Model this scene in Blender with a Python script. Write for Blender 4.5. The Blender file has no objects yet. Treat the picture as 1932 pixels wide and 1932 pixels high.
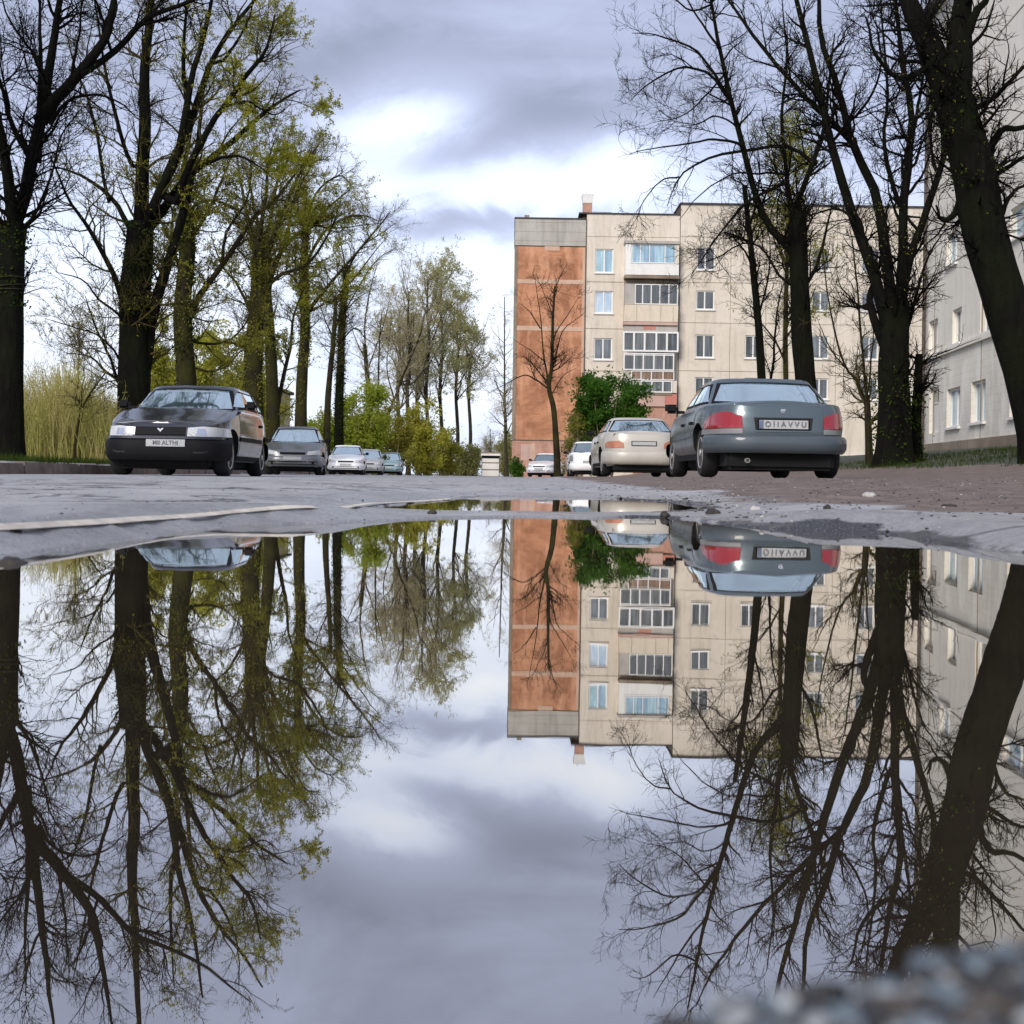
import bpy, bmesh, math, random
import numpy as np
from mathutils import Vector, Matrix, Euler
from mathutils.bvhtree import BVHTree
R = math.radians
scene = bpy.context.scene
COL = scene.collection
rng = np.random.default_rng(7)
random.seed(7)

# ------------------------------------------------------------------ camera
FPX, CX, HY, ROLL, EYE = 2415.0, 966.0, 898.0, 0.0153, 0.10
def ray(px, py):
    u, v = px-CX, HY-py
    return (u-v*ROLL)/FPX, (v+u*ROLL)/FPX
def P(px, py, d):
    a, b = ray(px, py)
    return (a*d, d, EYE+b*d)

cam = bpy.data.cameras.new('camera'); camo = bpy.data.objects.new('camera', cam); COL.objects.link(camo)
cam.sensor_width = 36; cam.lens = 36*FPX/1932; cam.shift_y = -(966-HY)/1932
cam.clip_start = 0.02; cam.clip_end = 4000
camo.location = (0, 0, EYE); camo.rotation_euler = (R(90), -ROLL, 0)
cam.dof.use_dof = True; cam.dof.focus_distance = 14.0; cam.dof.aperture_fstop = 15.0
scene.camera = camo

# ------------------------------------------------------------------ helpers
def tag(o, label=None, cat=None, group=None, kind=None):
    if label: o['label'] = label
    if cat: o['category'] = cat
    if group: o['group'] = group
    if kind: o['kind'] = kind
    return o
def empty(name, loc=(0,0,0), rz=0.0):
    o = bpy.data.objects.new(name, None); COL.objects.link(o)
    o.location = loc; o.rotation_euler = (0,0,rz); o.empty_display_size = .2
    return o
def link(name, me, mat=None, parent=None):
    o = bpy.data.objects.new(name, me); COL.objects.link(o)
    if mat is not None:
        for m in (mat if isinstance(mat, (list,tuple)) else [mat]): me.materials.append(m)
    if parent is not None: o.parent = parent
    return o
def np_mesh(name, V, F, smooth=False, mats=None):
    V = np.asarray(V, dtype=np.float32); F = np.asarray(F, dtype=np.int32)
    me = bpy.data.meshes.new(name)
    k = F.shape[1]
    me.vertices.add(len(V)); me.vertices.foreach_set('co', V.ravel())
    me.loops.add(F.size); me.loops.foreach_set('vertex_index', F.ravel())
    me.polygons.add(len(F)); me.polygons.foreach_set('loop_start', np.arange(0, F.size, k, dtype=np.int32))
    if smooth: me.polygons.foreach_set('use_smooth', np.ones(len(F), dtype=bool))
    if mats is not None: me.polygons.foreach_set('material_index', np.asarray(mats, dtype=np.int32))
    me.update(calc_edges=True); me.validate()
    return me
class MB:
    """collects boxes, prisms and tubes into one mesh"""
    def __init__(s): s.bm = bmesh.new()
    def box(s, x0,x1,y0,y1,z0,z1, bev=0.0):
        if x1<x0: x0,x1=x1,x0
        if y1<y0: y0,y1=y1,y0
        if z1<z0: z0,z1=z1,z0
        r = bmesh.ops.create_cube(s.bm, size=1.0)
        vs = r['verts']
        bmesh.ops.scale(s.bm, vec=(x1-x0,y1-y0,z1-z0), verts=vs)
        bmesh.ops.translate(s.bm, vec=((x0+x1)/2,(y0+y1)/2,(z0+z1)/2), verts=vs)
        if bev>0:
            es = list({e for v in vs for e in v.link_edges})
            bmesh.ops.bevel(s.bm, geom=es, offset=bev, segments=2, affect='EDGES', clamp_overlap=True)
        return s
    def prism(s, pts, y0, y1):
        a = [s.bm.verts.new((p[0], y0, p[1])) for p in pts]
        b = [s.bm.verts.new((p[0], y1, p[1])) for p in pts]
        n = len(pts)
        s.bm.faces.new(a); s.bm.faces.new(b[::-1])
        for i in range(n): s.bm.faces.new((a[i], b[i], b[(i+1)%n], a[(i+1)%n]))
        return s
    def tube(s, pts, r, sides=8):
        pts = [Vector(p) for p in pts]; rings=[]
        rr = r if isinstance(r,(list,tuple)) else [r]*len(pts)
        for i,p in enumerate(pts):
            t = (pts[min(i+1,len(pts)-1)]-pts[max(i-1,0)]).normalized()
            ref = Vector((0,0,1)) if abs(t.z)<.9 else Vector((1,0,0))
            a = t.cross(ref).normalized(); b = t.cross(a)
            rings.append([s.bm.verts.new(p+(a*math.cos(k*2*math.pi/sides)+b*math.sin(k*2*math.pi/sides))*rr[i]) for k in range(sides)])
        for i in range(len(rings)-1):
            for k in range(sides):
                s.bm.faces.new((rings[i][k],rings[i][(k+1)%sides],rings[i+1][(k+1)%sides],rings[i+1][k]))
        s.bm.faces.new(rings[0][::-1]); s.bm.faces.new(rings[-1])
        return s
    def lathe(s, prof, axis='Y', c=(0,0,0), n=32, caps=True):
        rings=[]
        for (r,h) in prof:
            ring=[]
            for k in range(n):
                a=k*2*math.pi/n; p,q=r*math.cos(a),r*math.sin(a)
                v={'Y':(p,h,q),'Z':(p,q,h),'X':(h,p,q)}[axis]
                ring.append(s.bm.verts.new((v[0]+c[0],v[1]+c[1],v[2]+c[2])))
            rings.append(ring)
        for i in range(len(rings)-1):
            for k in range(n): s.bm.faces.new((rings[i][k],rings[i][(k+1)%n],rings[i+1][(k+1)%n],rings[i+1][k]))
        if caps: s.bm.faces.new(rings[0]); s.bm.faces.new(rings[-1][::-1])
        return s
    def build(s, name, mat, parent=None, smooth=False, ang=35):
        bmesh.ops.recalc_face_normals(s.bm, faces=s.bm.faces[:])
        me = bpy.data.meshes.new(name); s.bm.to_mesh(me); s.bm.free()
        if smooth:
            me.polygons.foreach_set('use_smooth', np.ones(len(me.polygons), dtype=bool))
            me.set_sharp_from_angle(angle=R(ang))
        return link(name, me, mat, parent)

# ------------------------------------------------------------------ materials
class NT:
    def __init__(s, name):
        s.m = bpy.data.materials.new(name); s.m.use_nodes = True
        s.t = s.m.node_tree; s.t.nodes.clear()
        s.out = s.n('ShaderNodeOutputMaterial')
    def n(s, typ, **kw):
        nd = s.t.nodes.new(typ)
        for k,v in kw.items():
            if k.startswith('i_'):
                key = k[2:]; key = int(key) if key.isdigit() else key.replace('_',' ')
                s.set(nd.inputs[key], v)
            else: setattr(nd, k, v)
        return nd
    def set(s, sock, v):
        if isinstance(v, bpy.types.NodeSocket): s.t.links.new(v, sock)
        elif isinstance(v, bpy.types.Node): s.t.links.new(v.outputs[0], sock)
        else:
            if isinstance(v,(tuple,list)) and len(v)==3 and sock.type=='RGBA': v=(*v,1)
            sock.default_value = v
    def noise(s, vec, scale, detail=4, rough=.55, dist=0.0):
        return s.n('ShaderNodeTexNoise', i_Vector=vec, i_Scale=scale, i_Detail=detail, i_Roughness=rough, i_Distortion=dist).outputs[0]
    def ramp(s, fac, stops):
        nd = s.n('ShaderNodeValToRGB'); e = nd.color_ramp.elements
        while len(e)<len(stops): e.new(0.5)
        for el,(p,c) in zip(e, stops):
            el.position=p; el.color = (*c,1) if len(c)==3 else c
        s.set(nd.inputs[0], fac); return nd.outputs[0]
    def mr(s, v, a,b,c,d):
        return s.n('ShaderNodeMapRange', i_0=v, i_1=a, i_2=b, i_3=c, i_4=d).outputs[0]
    def mix(s, f, a, b, bt='MIX'):
        nd = s.n('ShaderNodeMix', data_type='RGBA', blend_type=bt)
        s.set(nd.inputs[0], f); s.set(nd.inputs[6], a); s.set(nd.inputs[7], b); return nd.outputs[2]
    def math(s, op, a, b=0.0, clamp=False):
        nd = s.n('ShaderNodeMath', operation=op, use_clamp=clamp); s.set(nd.inputs[0], a); s.set(nd.inputs[1], b); return nd.outputs[0]
    def bump(s, h, strength=.3, dist=.01, normal=None):
        nd = s.n('ShaderNodeBump', i_Height=h, i_Strength=strength, i_Distance=dist)
        if normal is not None: s.set(nd.inputs['Normal'], normal)
        return nd.outputs[0]
    def bsdf(s, col, rough=.6, normal=None, **kw):
        b = s.n('ShaderNodeBsdfPrincipled'); s.set(b.inputs['Base Color'], col); s.set(b.inputs['Roughness'], rough)
        for k,v in kw.items(): s.set(b.inputs[k.replace('_',' ')], v)
        if normal is not None: s.set(b.inputs['Normal'], normal)
        s.t.links.new(b.outputs[0], s.out.inputs[0]); return b
    def obj(s): return s.n('ShaderNodeTexCoord').outputs['Object']
    def pos(s): return s.n('ShaderNodeNewGeometry').outputs['Position']
    def mapping(s, v, scale=(1,1,1), loc=(0,0,0)):
        return s.n('ShaderNodeMapping', i_Vector=v, i_Scale=scale, i_Location=loc).outputs[0]

def simple(name, col, rough=.6, var=.25, scale=6, bump=0.0, **kw):
    t = NT(name); o = t.obj()
    n = t.noise(o, scale, 5)
    c = t.mix(t.mr(n,.3,.7,0,1), tuple(x*(1-var) for x in col), tuple(min(1,x*(1+var)) for x in col))
    nm = t.bump(t.noise(o, scale*8, 4), bump, .01) if bump>0 else None
    t.bsdf(c, rough, nm, **kw)
    return t.m

def bark(name, base, moss=(.05,.06,.012), mossamt=.5, sc=1.0):
    t = NT(name); o = t.obj()
    st = t.mapping(o, (14*sc,14*sc,2.2*sc))
    n1 = t.noise(st, 1.0, 7, .65, .4); n2 = t.noise(o, 1.3*sc, 4)
    n3 = t.noise(o, 30, 3)
    c = t.ramp(n1, [(.3,tuple(x*.45 for x in base)),(.55,base),(.75,tuple(x*1.8 for x in base))])
    mf = t.math('MULTIPLY', t.mr(n2,.42,.62,0,1), mossamt)
    mf = t.math('MULTIPLY', mf, t.mr(n3,.3,.6,.3,1))
    c = t.mix(mf, c, moss)
    h = t.math('ADD', n1, t.math('MULTIPLY', n3, .25))
    t.bsdf(c, .95, t.bump(h, 1.0, .035), Specular_IOR_Level=.08)
    return t.m
def leafm(name, c1, c2, trans=.48):
    t = NT(name); o = t.obj()
    n = t.noise(o, 1.6, 3); n2 = t.n('ShaderNodeTexWhiteNoise', i_Vector=t.mapping(o,(9,9,9))).outputs[0]
    c = t.mix(t.mr(n,.35,.65,0,1), c1, c2)
    c = t.mix(t.math('MULTIPLY',n2,.35), c, tuple(x*.4 for x in c1))
    d = t.n('ShaderNodeBsdfDiffuse', i_Color=c); tr = t.n('ShaderNodeBsdfTranslucent', i_Color=c)
    mx = t.n('ShaderNodeMixShader', i_0=trans); t.t.links.new(d.outputs[0], mx.inputs[1]); t.t.links.new(tr.outputs[0], mx.inputs[2])
    t.t.links.new(mx.outputs[0], t.out.inputs[0]); return t.m

M = {}
M['bark_dark'] = bark('bark_dark', (.0075,.0065,.0055), (.010,.014,.005), .7)
M['bark_brown'] = bark('bark_brown', (.028,.023,.015), (.042,.042,.010), 1.0)
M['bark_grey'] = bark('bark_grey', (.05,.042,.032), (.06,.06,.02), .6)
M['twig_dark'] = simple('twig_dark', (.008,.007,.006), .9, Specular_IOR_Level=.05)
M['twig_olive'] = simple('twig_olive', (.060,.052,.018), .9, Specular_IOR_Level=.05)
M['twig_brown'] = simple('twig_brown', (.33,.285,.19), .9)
M['leaf_spring'] = leafm('leaf_spring', (.31,.34,.035), (.50,.47,.06), .58)
M['leaf_olive'] = leafm('leaf_olive', (.24,.25,.04), (.36,.34,.06), .55)
M['leaf_ivy'] = leafm('leaf_ivy', (.025,.045,.01), (.06,.085,.015), .2)
M['leaf_green'] = leafm('leaf_green', (.045,.13,.018), (.10,.22,.03))
M['leaf_bright'] = leafm('leaf_bright', (.33,.42,.05), (.45,.49,.07), .58)
M['leaf_willow'] = leafm('leaf_willow', (.44,.46,.07), (.56,.53,.10), .55)
M['leaf_dry'] = leafm('leaf_dry', (.66,.58,.26), (.60,.60,.17))
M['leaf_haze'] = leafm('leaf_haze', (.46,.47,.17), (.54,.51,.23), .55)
M['grass'] = leafm('grass_blade', (.035,.06,.012), (.07,.10,.02))
M['white_metal'] = simple('white_frame', (.80,.79,.76), .45, .04)
M['rubber'] = simple('tyre_rubber', (.012,.012,.013), .85, .2, 20, .2)
M['black'] = simple('black_plastic', (.006,.006,.007), .7, .2, Specular_IOR_Level=.2)
M['dark_under'] = simple('underbody_black', (.004,.004,.004), .95, .2)
M['rim'] = simple('wheel_silver', (.52,.50,.47), .35, .12, 8, 0, Metallic=.5)
M['chrome'] = simple('chrome', (.75,.76,.78), .15, .03, 5, 0, Metallic=1.0)
def paint(name, col, metallic=.3, rough=.32, dirt=(.16,.14,.11), damt=.35, coat=.45):
    t = NT(name); o = t.obj(); n = t.noise(o, 3.5, 6, .6)
    z = t.n('ShaderNodeSeparateXYZ', i_0=o).outputs[2]
    f = t.math('MULTIPLY', t.mr(z,.15,.75,1,.12), t.mr(n,.35,.7,.1,1))
    f = t.math('MULTIPLY', f, damt)
    c = t.mix(f, col, dirt)
    t.bsdf(c, t.mr(f,0,.5,rough,.75), None, Metallic=metallic, Coat_Weight=coat, Coat_Roughness=.07)
    return t.m
def carglass(name, col=(.03,.05,.052), refl=.35):
    t = NT(name); o = t.obj()
    n = t.noise(o, 2.0, 3)
    c = t.mix(t.mr(n,.4,.65,0,1), col, tuple(x*1.7 for x in col))
    b = t.bsdf(c, .04, None, IOR=1.6)
    g = t.n('ShaderNodeBsdfGlossy', i_Color=(.88,1.0,.985), i_Roughness=.03)
    mx = t.n('ShaderNodeMixShader', i_0=refl); t.t.links.new(b.outputs[0], mx.inputs[1]); t.t.links.new(g.outputs[0], mx.inputs[2])
    t.t.links.new(mx.outputs[0], t.out.inputs[0])
    return t.m
M['car_glass'] = carglass('car_glass')
M['car_glass_pale'] = carglass('car_glass_pale', (.08,.13,.135), .74)
def lens(name, col, rough=.12, em=None):
    t = NT(name); o = t.obj()
    w = t.n('ShaderNodeTexWave', i_Vector=o, i_Scale=28.0, i_Distortion=.4).outputs['Fac']
    c = t.mix(t.mr(w,.2,.8,0,.5), col, tuple(x*.5 for x in col))
    t.bsdf(c, rough, t.bump(w,.15,.004), Coat_Weight=1.0, Coat_Roughness=.03)
    return t.m
M['red_lens'] = lens('red_lens', (.34,.006,.012))
M['pink_lens'] = simple('orange_lens', (.42,.17,.10), .45, .2)
M['clear_lens'] = lens('clear_lens', (.62,.64,.64), .1)
M['plate_white'] = simple('plate_white', (.40,.41,.41), .6, .25, 60)
M['plate_blue'] = simple('plate_blue', (.13,.17,.26), .5)
M['plate_ink'] = simple('plate_ink', (.13,.135,.14), .6, .5, 60)
# ------------------------------------------------------------------ sky, sun
def build_world():
    w = bpy.data.worlds.new('World'); scene.world = w; w.use_nodes = True
    t = NT.__new__(NT); t.t = w.node_tree; t.t.nodes.clear()
    out = t.n('ShaderNodeOutputWorld')
    bg = t.n('ShaderNodeBackground')
    d = t.n('ShaderNodeTexCoord').outputs['Generated']
    sky = t.n('ShaderNodeTexSky'); sky.sky_type='NISHITA'; sky.sun_disc=False
    sky.sun_elevation=R(33); sky.sun_rotation=R(207); sky.air_density=1.0; sky.dust_density=2.0
    s = t.n('ShaderNodeSeparateXYZ', i_0=d).outputs
    # azimuth and elevation slopes for placing the big cloud masses round the sky
    yy = t.math('MAXIMUM', t.math('ABSOLUTE', s[1]), .02)
    az = t.math('DIVIDE', s[0], yy); el = t.math('DIVIDE', t.math('ABSOLUTE', s[2]), yy)
    zz = t.math('ADD', t.math('MAXIMUM', s[2], 0.0), .10)
    px = t.math('DIVIDE', s[0], zz); py = t.math('DIVIDE', s[1], zz)
    cv = t.n('ShaderNodeCombineXYZ', i_0=px, i_1=py, i_2=0.0).outputs[0]
    n1 = t.noise(cv, .55, 6, .5, .6)
    cv2 = t.n('ShaderNodeCombineXYZ', i_0=t.math('MULTIPLY',az,5.0), i_1=t.math('MULTIPLY',el,9.0), i_2=0.0).outputs[0]
    n2 = t.noise(cv2, .8, 7, .56, .8)
    n3 = t.noise(cv2, 2.3, 7, .6, 1.2)
    wob = t.math('ADD', t.math('MULTIPLY', t.math('SUBTRACT', n2, .5), .09), t.math('MULTIPLY', t.math('SUBTRACT', n3, .5), .035))
    elw = t.math('ADD', el, wob); azw = t.math('ADD', az, t.math('MULTIPLY', t.math('SUBTRACT', n1, .5), .10))
    val = t.math('ADD', t.math('MULTIPLY', t.math('SUBTRACT', n1, .5), .14), t.math('ADD', t.math('MULTIPLY', t.math('SUBTRACT', n2, .5), .46), t.math('MULTIPLY', t.math('SUBTRACT', n3, .5), .15)))
    # base: bright low, greyer high
    val = t.math('ADD', val, t.n('ShaderNodeMapRange', interpolation_type='SMOOTHSTEP', i_0=elw, i_1=.06, i_2=.34, i_3=.76, i_4=.43).outputs[0])
    def blob(px_, py_, sx, sy, amp):
        nonlocal val
        ca, ce = (px_-CX)/FPX, (HY-py_)/FPX
        a = t.math('DIVIDE', t.math('SUBTRACT', azw, ca), sx/FPX); b = t.math('DIVIDE', t.math('SUBTRACT', elw, ce), sy/FPX)
        q = t.math('ADD', t.math('MULTIPLY',a,a), t.math('MULTIPLY',b,b))
        g = t.math('EXPONENT', t.math('MULTIPLY', q, -.5))
        val = t.math('ADD', val, t.math('MULTIPLY', g, amp))
    blob(800, 195, 90, 42, .36); blob(690, 235, 90, 40, .22)
    blob(1010, 345, 190, 34, .30); blob(1170, 290, 60, 40, .28)
    blob(860, 285, 110, 34, -.14); blob(640, 150, 200, 60, -.16); blob(1080, 210, 150, 50, -.22)
    blob(840, 412, 150, 22, -.30); blob(700, 330, 60, 60, .12)
    blob(930, 480, 70, 22, .16); blob(900, 640, 60, 120, .12)
    blob(300, 480, 420, 150, .18); blob(1500, 420, 320, 160, .12)
    col = t.ramp(val, [(.05,(.13,.137,.18)),(.30,(.205,.222,.30)),(.55,(.325,.36,.49)),(.78,(.51,.56,.68)),(1.0,(.655,.675,.72))])
    cl = t.mix(1.0, col, (8.6,8.6,8.6), 'MULTIPLY')
    hi = t.math('DIVIDE', t.math('ABSOLUTE',s[2]), t.math('ADD', t.math('ABSOLUTE',s[1]), .02))
    val = t.math('ADD', val, t.n('ShaderNodeMapRange', interpolation_type='SMOOTHSTEP', i_0=hi, i_1=.48, i_2=1.0, i_3=0.0, i_4=.42).outputs[0])
    # overcast: grey zenith behind the viewer carries most of the light
    mixed = t.mix(.93, sky.outputs[0], cl)
    t.set(bg.inputs[0], mixed); t.set(bg.inputs[1], .11)
    t.t.links.new(bg.outputs[0], out.inputs[0])
build_world()
sun = bpy.data.lights.new('sun', 'SUN'); suno = bpy.data.objects.new('sun', sun); COL.objects.link(suno)
sun.energy = 1.5; sun.angle = R(22); sun.color = (1.0,.93,.84)
sd = Vector((math.sin(R(207))*math.cos(R(33)), math.cos(R(207))*math.cos(R(33)), math.sin(R(33))))
suno.rotation_euler = (-sd).to_track_quat('-Z','Y').to_euler()
scene.view_settings.view_transform = 'Standard'; scene.view_settings.look = 'None'
scene.view_settings.exposure = 1.0; scene.view_settings.gamma = 1.0
scene.cycles.max_bounces = 8; scene.cycles.transparent_max_bounces = 8

# ------------------------------------------------------------------ terrain
def vnoise(x, y, seed=0):
    xi = np.floor(x).astype(np.int64); yi = np.floor(y).astype(np.int64); xf = x-xi; yf = y-yi
    def h(a,b):
        v = (a*374761393 + b*668265263 + seed*1442695041) & 0xffffffff
        v = ((v ^ (v>>13))*1274126177) & 0xffffffff
        return ((v ^ (v>>16)) & 0xffff)/65535.0
    u = xf*xf*(3-2*xf); v = yf*yf*(3-2*yf)
    return (h(xi,yi)*(1-u)+h(xi+1,yi)*u)*(1-v)+(h(xi,yi+1)*(1-u)+h(xi+1,yi+1)*u)*v
def fbm(x,y,oct=4,seed=0):
    s=0; a=.5
    for o in range(oct):
        s = s+a*(vnoise(x*2**o, y*2**o, seed+o*17)-.5)*2; a*=.5
    return s
def sdpoly(px, py, poly):
    poly = np.array(poly); d = np.full(px.shape, 1e9); ins = np.zeros(px.shape, bool)
    for i in range(len(poly)):
        a = poly[i]; b = poly[(i+1)%len(poly)]; e = b-a
        wx = px-a[0]; wy = py-a[1]
        t = np.clip((wx*e[0]+wy*e[1])/(e@e),0,1)
        d = np.minimum(d, (wx-e[0]*t)**2+(wy-e[1]*t)**2)
        c = ((a[1]>py)!=(b[1]>py)) & (px < (b[0]-a[0])*(py-a[1])/((b[1]-a[1])+1e-12)+a[0])
        ins ^= c
    d = np.sqrt(d); return np.where(ins,-d,d)
PUD = [(-.95,-1.1),(-.75,.4),(-.56,.98),(-.515,1.4),(-.485,1.75),(-.50,2.1),(-.475,2.38),(-.36,2.50),(-.22,2.68),(-.08,2.95),(.06,3.10),(.20,3.05),(.34,3.20),(.44,2.75),(.50,2.58),(.62,2.50),(.665,2.25),(.655,1.98),(.70,1.75),(.80,1.3),(.85,.5),(.9,-1.1)]
PUD2 = [(-.36,3.75),(-.30,4.6),(-.12,6.3),(.35,6.4),(.66,5.2),(.60,4.2),(.36,3.66),(.1,3.55),(-.2,3.5)]
KERB_D = np.array([-60,0,10,17,25,36,58,80,120,200]); KERB_X = np.array([-5.6,-5.6,-5.6,-5.75,-6.3,-7.3,-8.8,-10.0,-12.5,-17])
def kerb_x(y): return np.interp(y, KERB_D, KERB_X)
def sstep(x,a,b):
    t=np.clip((x-a)/(b-a),0,1); return t*t*(3-2*t)
def ground_h(X, Y, fine=True):
    X = np.asarray(X,float); Y = np.asarray(Y,float)
    h = np.full(X.shape,.035)
    # right-hand earth verge climbing to the houses
    rise = np.interp(X,[.85,1.2,1.6,2.0,4.3,5.0,6.0,7.0,10,13,20,40],[0,.012,.045,.080,.095,.13,.24,.36,.72,1.05,1.3,1.4])
    rise = rise*(.25*sstep(Y,2.2,3.6)+.75*sstep(Y,4.0,11.0))
    far = 1-sstep(Y,48,70)*sstep(-X,-11,-4)*.6
    h = h+rise*far
    # left verge behind the kerb
    kx = kerb_x(Y)
    h = h+.15*sstep(kx-.12-X, 0, .03)+.04*sstep(kx-X,.3,3)
    if fine:
        near = 1-sstep(np.hypot(X,Y),5,16)
        h = h+.0022*fbm(X*11,Y*11,4,3)*near+.0012*fbm(X*1.3,Y*1.3,3,9)
        tq = fbm(X*1.15+3.1,Y*.75+8.2,4,51)*5.2
        fl = np.floor(tq); fr_ = tq-fl
        near_s = near; near = near*(1-.92*sstep(-X,-.25,.1)*(1-sstep(Y,2.4,3.4)))
        h = h+near*.0042*(fl+sstep(fr_,.93,1.0))*(1-sstep(X,.6,1.4))
        tq2 = fbm(X*2.7+30.1,Y*1.9+8.2,3,57)*3.0
        h = h+near*.0022*(np.floor(tq2)+sstep(tq2-np.floor(tq2),.95,1.0))
        dirt = sstep(X-(.65+.10*fbm(X*2,Y*2,3,5)),0,.5)*sstep(Y,2.6,3.6)
        h = h+dirt*near*(.012*fbm(X*9,Y*9,4,21)+.010*fbm(X*3,Y*3,3,31))
    # puddle basins
    wob = .05*fbm(X*4.5,Y*4.5,4,41)+.012*fbm(X*22,Y*22,3,43)
    s1 = sdpoly(X,Y,PUD)+wob-.055; s2 = sdpoly(X,Y,PUD2)+wob*1.4-.04
    for s_, dep, wd in ((s1,.05,.16),(s2,.02,.22)):
        k = sstep(s_,-.30,0)*1.0
        hin = -dep*(1-k)-.002
        up = sstep(s_,0,wd)
        h = np.where(s_<0, np.minimum(h,hin), h*(.16+.84*up)-.002*(1-up))
    ridge = np.clip(1.5*np.exp(-((X-.1)/.60)**2),0,1)*sstep(Y,2.75,3.0)*(1-sstep(Y,6.3,7.4))
    h = np.where(h>0, h*(1-ridge)+.0045*ridge, h)
    # gravel bank beside the camera
    g = sstep(.166+.40*X+.010*fbm(X*40,Y*40,2,77)-Y,-.012,.016)*sstep(X,-.006,.022)*sstep(Y,-.9,-.5)
    h = h*(1-g)+g*(.030+.012*np.clip(X-.02,0,.15)/.1)
    # nothing but the puddle basins may dip under the water sheet
    out = (s1>0.01)&(s2>0.01)
    h = np.where(out, np.maximum(h,.004), h)
    return h
def gh(x,y): return float(ground_h(np.array([x]),np.array([y]))[0])
def axis(segs):
    out=[]
    for a,b,st in segs:
        out.append(np.arange(a,b,st))
    return np.concatenate(out+[np.array([segs[-1][1]])])
def build_ground():
    xs = axis([(-700,-100,100),(-100,-30,10),(-30,-12,1.0),(-12,-5,.125),(-5,-1.2,.08),(-1.2,-.03,.0125),(-.03,.20,.005),(.20,1.3,.0125),(1.3,4,.05),(4,14,.3),(14,40,2),(40,100,10),(100,700,100)])
    ys = axis([(-60,-5,5),(-5,-1.4,.4),(-1.4,.04,.05),(.04,.24,.005),(.24,.5,.0125),(.5,1.4,.03),(1.4,7.0,.0145),(7.0,10,.05),(10,30,.3),(30,80,2),(80,200,10),(200,1500,100)])
    X,Y = np.meshgrid(xs,ys); Z = ground_h(X,Y)
    V = np.stack([X,Y,Z],-1).reshape(-1,3); nx=len(xs); ny=len(ys)
    i = np.arange(ny-1)[:,None]*nx+np.arange(nx-1)[None]
    F = np.stack([i,i+1,i+1+nx,i+nx],-1).reshape(-1,4)
    me = np_mesh('ground', V, F, True)
    wob = .35*fbm(X*1.1,Y*1.1,4,61)
    edge = .66+np.clip(3.1-Y,0,9)*.75+.34*fbm(X*.9,Y*.9,4,63)+.10*fbm(X*4,Y*4,3,64)+.02*np.clip(Y-6,0,40)
    dirt = sstep(X-edge,-.05,.45)
    farroad = sstep(Y,45,70)
    dirt = dirt*(1-farroad*sstep(-X,-1.5,0))
    grass = np.maximum(sstep(kerb_x(Y)-.35-X+wob*.5,0,.4), sstep(X-6.3+wob-.02*(Y-14),0,.6)*sstep(Y,8,12))
    s1 = np.minimum(sdpoly(X,Y,PUD), sdpoly(X,Y,PUD2))-.05
    wet = 1-sstep(s1+.10*fbm(X*3,Y*3,4,71),.05,.60)
    tq = fbm(X*1.15+3.1,Y*.75+8.2,4,51)*5.2; fr_ = tq-np.floor(tq)
    crk = (1-sstep(np.minimum(fr_,1-fr_),.03,.11))*sstep(vnoise(X*1.6+11,Y*1.1+4,88),.42,.6)
    tq2 = fbm(X*2.7+30.1,Y*1.9+8.2,3,57)*3.0; fr2 = tq2-np.floor(tq2)
    crk = np.maximum(crk,(1-sstep(np.minimum(fr2,1-fr2),.02,.07))*sstep(vnoise(X*2.6+41,Y*2.1+4,89),.55,.7))
    wetm = 1-sstep(s1,.15,.6); crk = crk*(1-.9*wetm)
    mud = (1-sstep(s1+.05*fbm(X*9,Y*9,4,73),.02,.085))*sstep(X-.16*fbm(X*2,Y*5,3,75),.16,.34)*sstep(fbm(X*2.3+5,Y*2.3,3,79),-.28,.0)*sstep(Y,1.2,1.6)
    for nm,a in (('mud',mud),('crack',crk),('dirt',dirt),('grass',grass),('wet',wet)):
        at = me.attributes.new(nm,'FLOAT','POINT'); at.data.foreach_set('value', a.reshape(-1).astype(np.float32))
    t = NT('ground_mat'); p = t.pos()
    A = lambda n: t.n('ShaderNodeAttribute', attribute_name=n).outputs['Fac']
    n1 = t.noise(p, 3.0, 6,.6); n2 = t.noise(p, 60, 4,.7); n3 = t.noise(p,.5,4)
    asp = t.ramp(n1, [(.3,(.36,.36,.35)),(.5,(.46,.46,.455)),(.7,(.58,.575,.56))])
    asp = t.mix(t.mr(n2,.35,.7,0,.55), asp, (.19,.195,.205))
    # cracks
    wv = t.n('ShaderNodeVectorMath', operation='ADD'); t.set(wv.inputs[0], p)
    nv = t.n('ShaderNodeTexNoise', i_Vector=p, i_Scale=2.2, i_Detail=4.0)
    sc = t.n('ShaderNodeVectorMath', operation='SCALE'); t.set(sc.inputs[0], nv.outputs[1]); sc.inputs['Scale'].default_value=.55
    t.set(wv.inputs[1], sc.outputs[0])
    vo = t.n('ShaderNodeTexVoronoi', feature='DISTANCE_TO_EDGE', i_Vector=wv.outputs[0], i_Scale=1.15).outputs['Distance']
    crack = t.math('MAXIMUM', t.math('MULTIPLY', t.mr(vo,.004,.022,1,0), t.mr(n3,.45,.6,0,1)), t.math('MULTIPLY', A('crack'), t.mr(n2,.3,.55,.2,1)))
    asp = t.mix(crack, asp, (.02,.02,.022))
    stain = t.noise(p,.9,5,.6)
    asp = t.mix(t.mr(stain,.5,.72,0,.45), asp, (.30,.285,.27))
    dn = t.noise(p, 7, 6,.65)
    di = t.ramp(dn, [(.3,(.062,.040,.028)),(.5,(.15,.103,.076)),(.72,(.24,.18,.14))])
    di = t.mix(t.mr(n2,.55,.75,0,.6), di, (.24,.20,.18))
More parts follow.
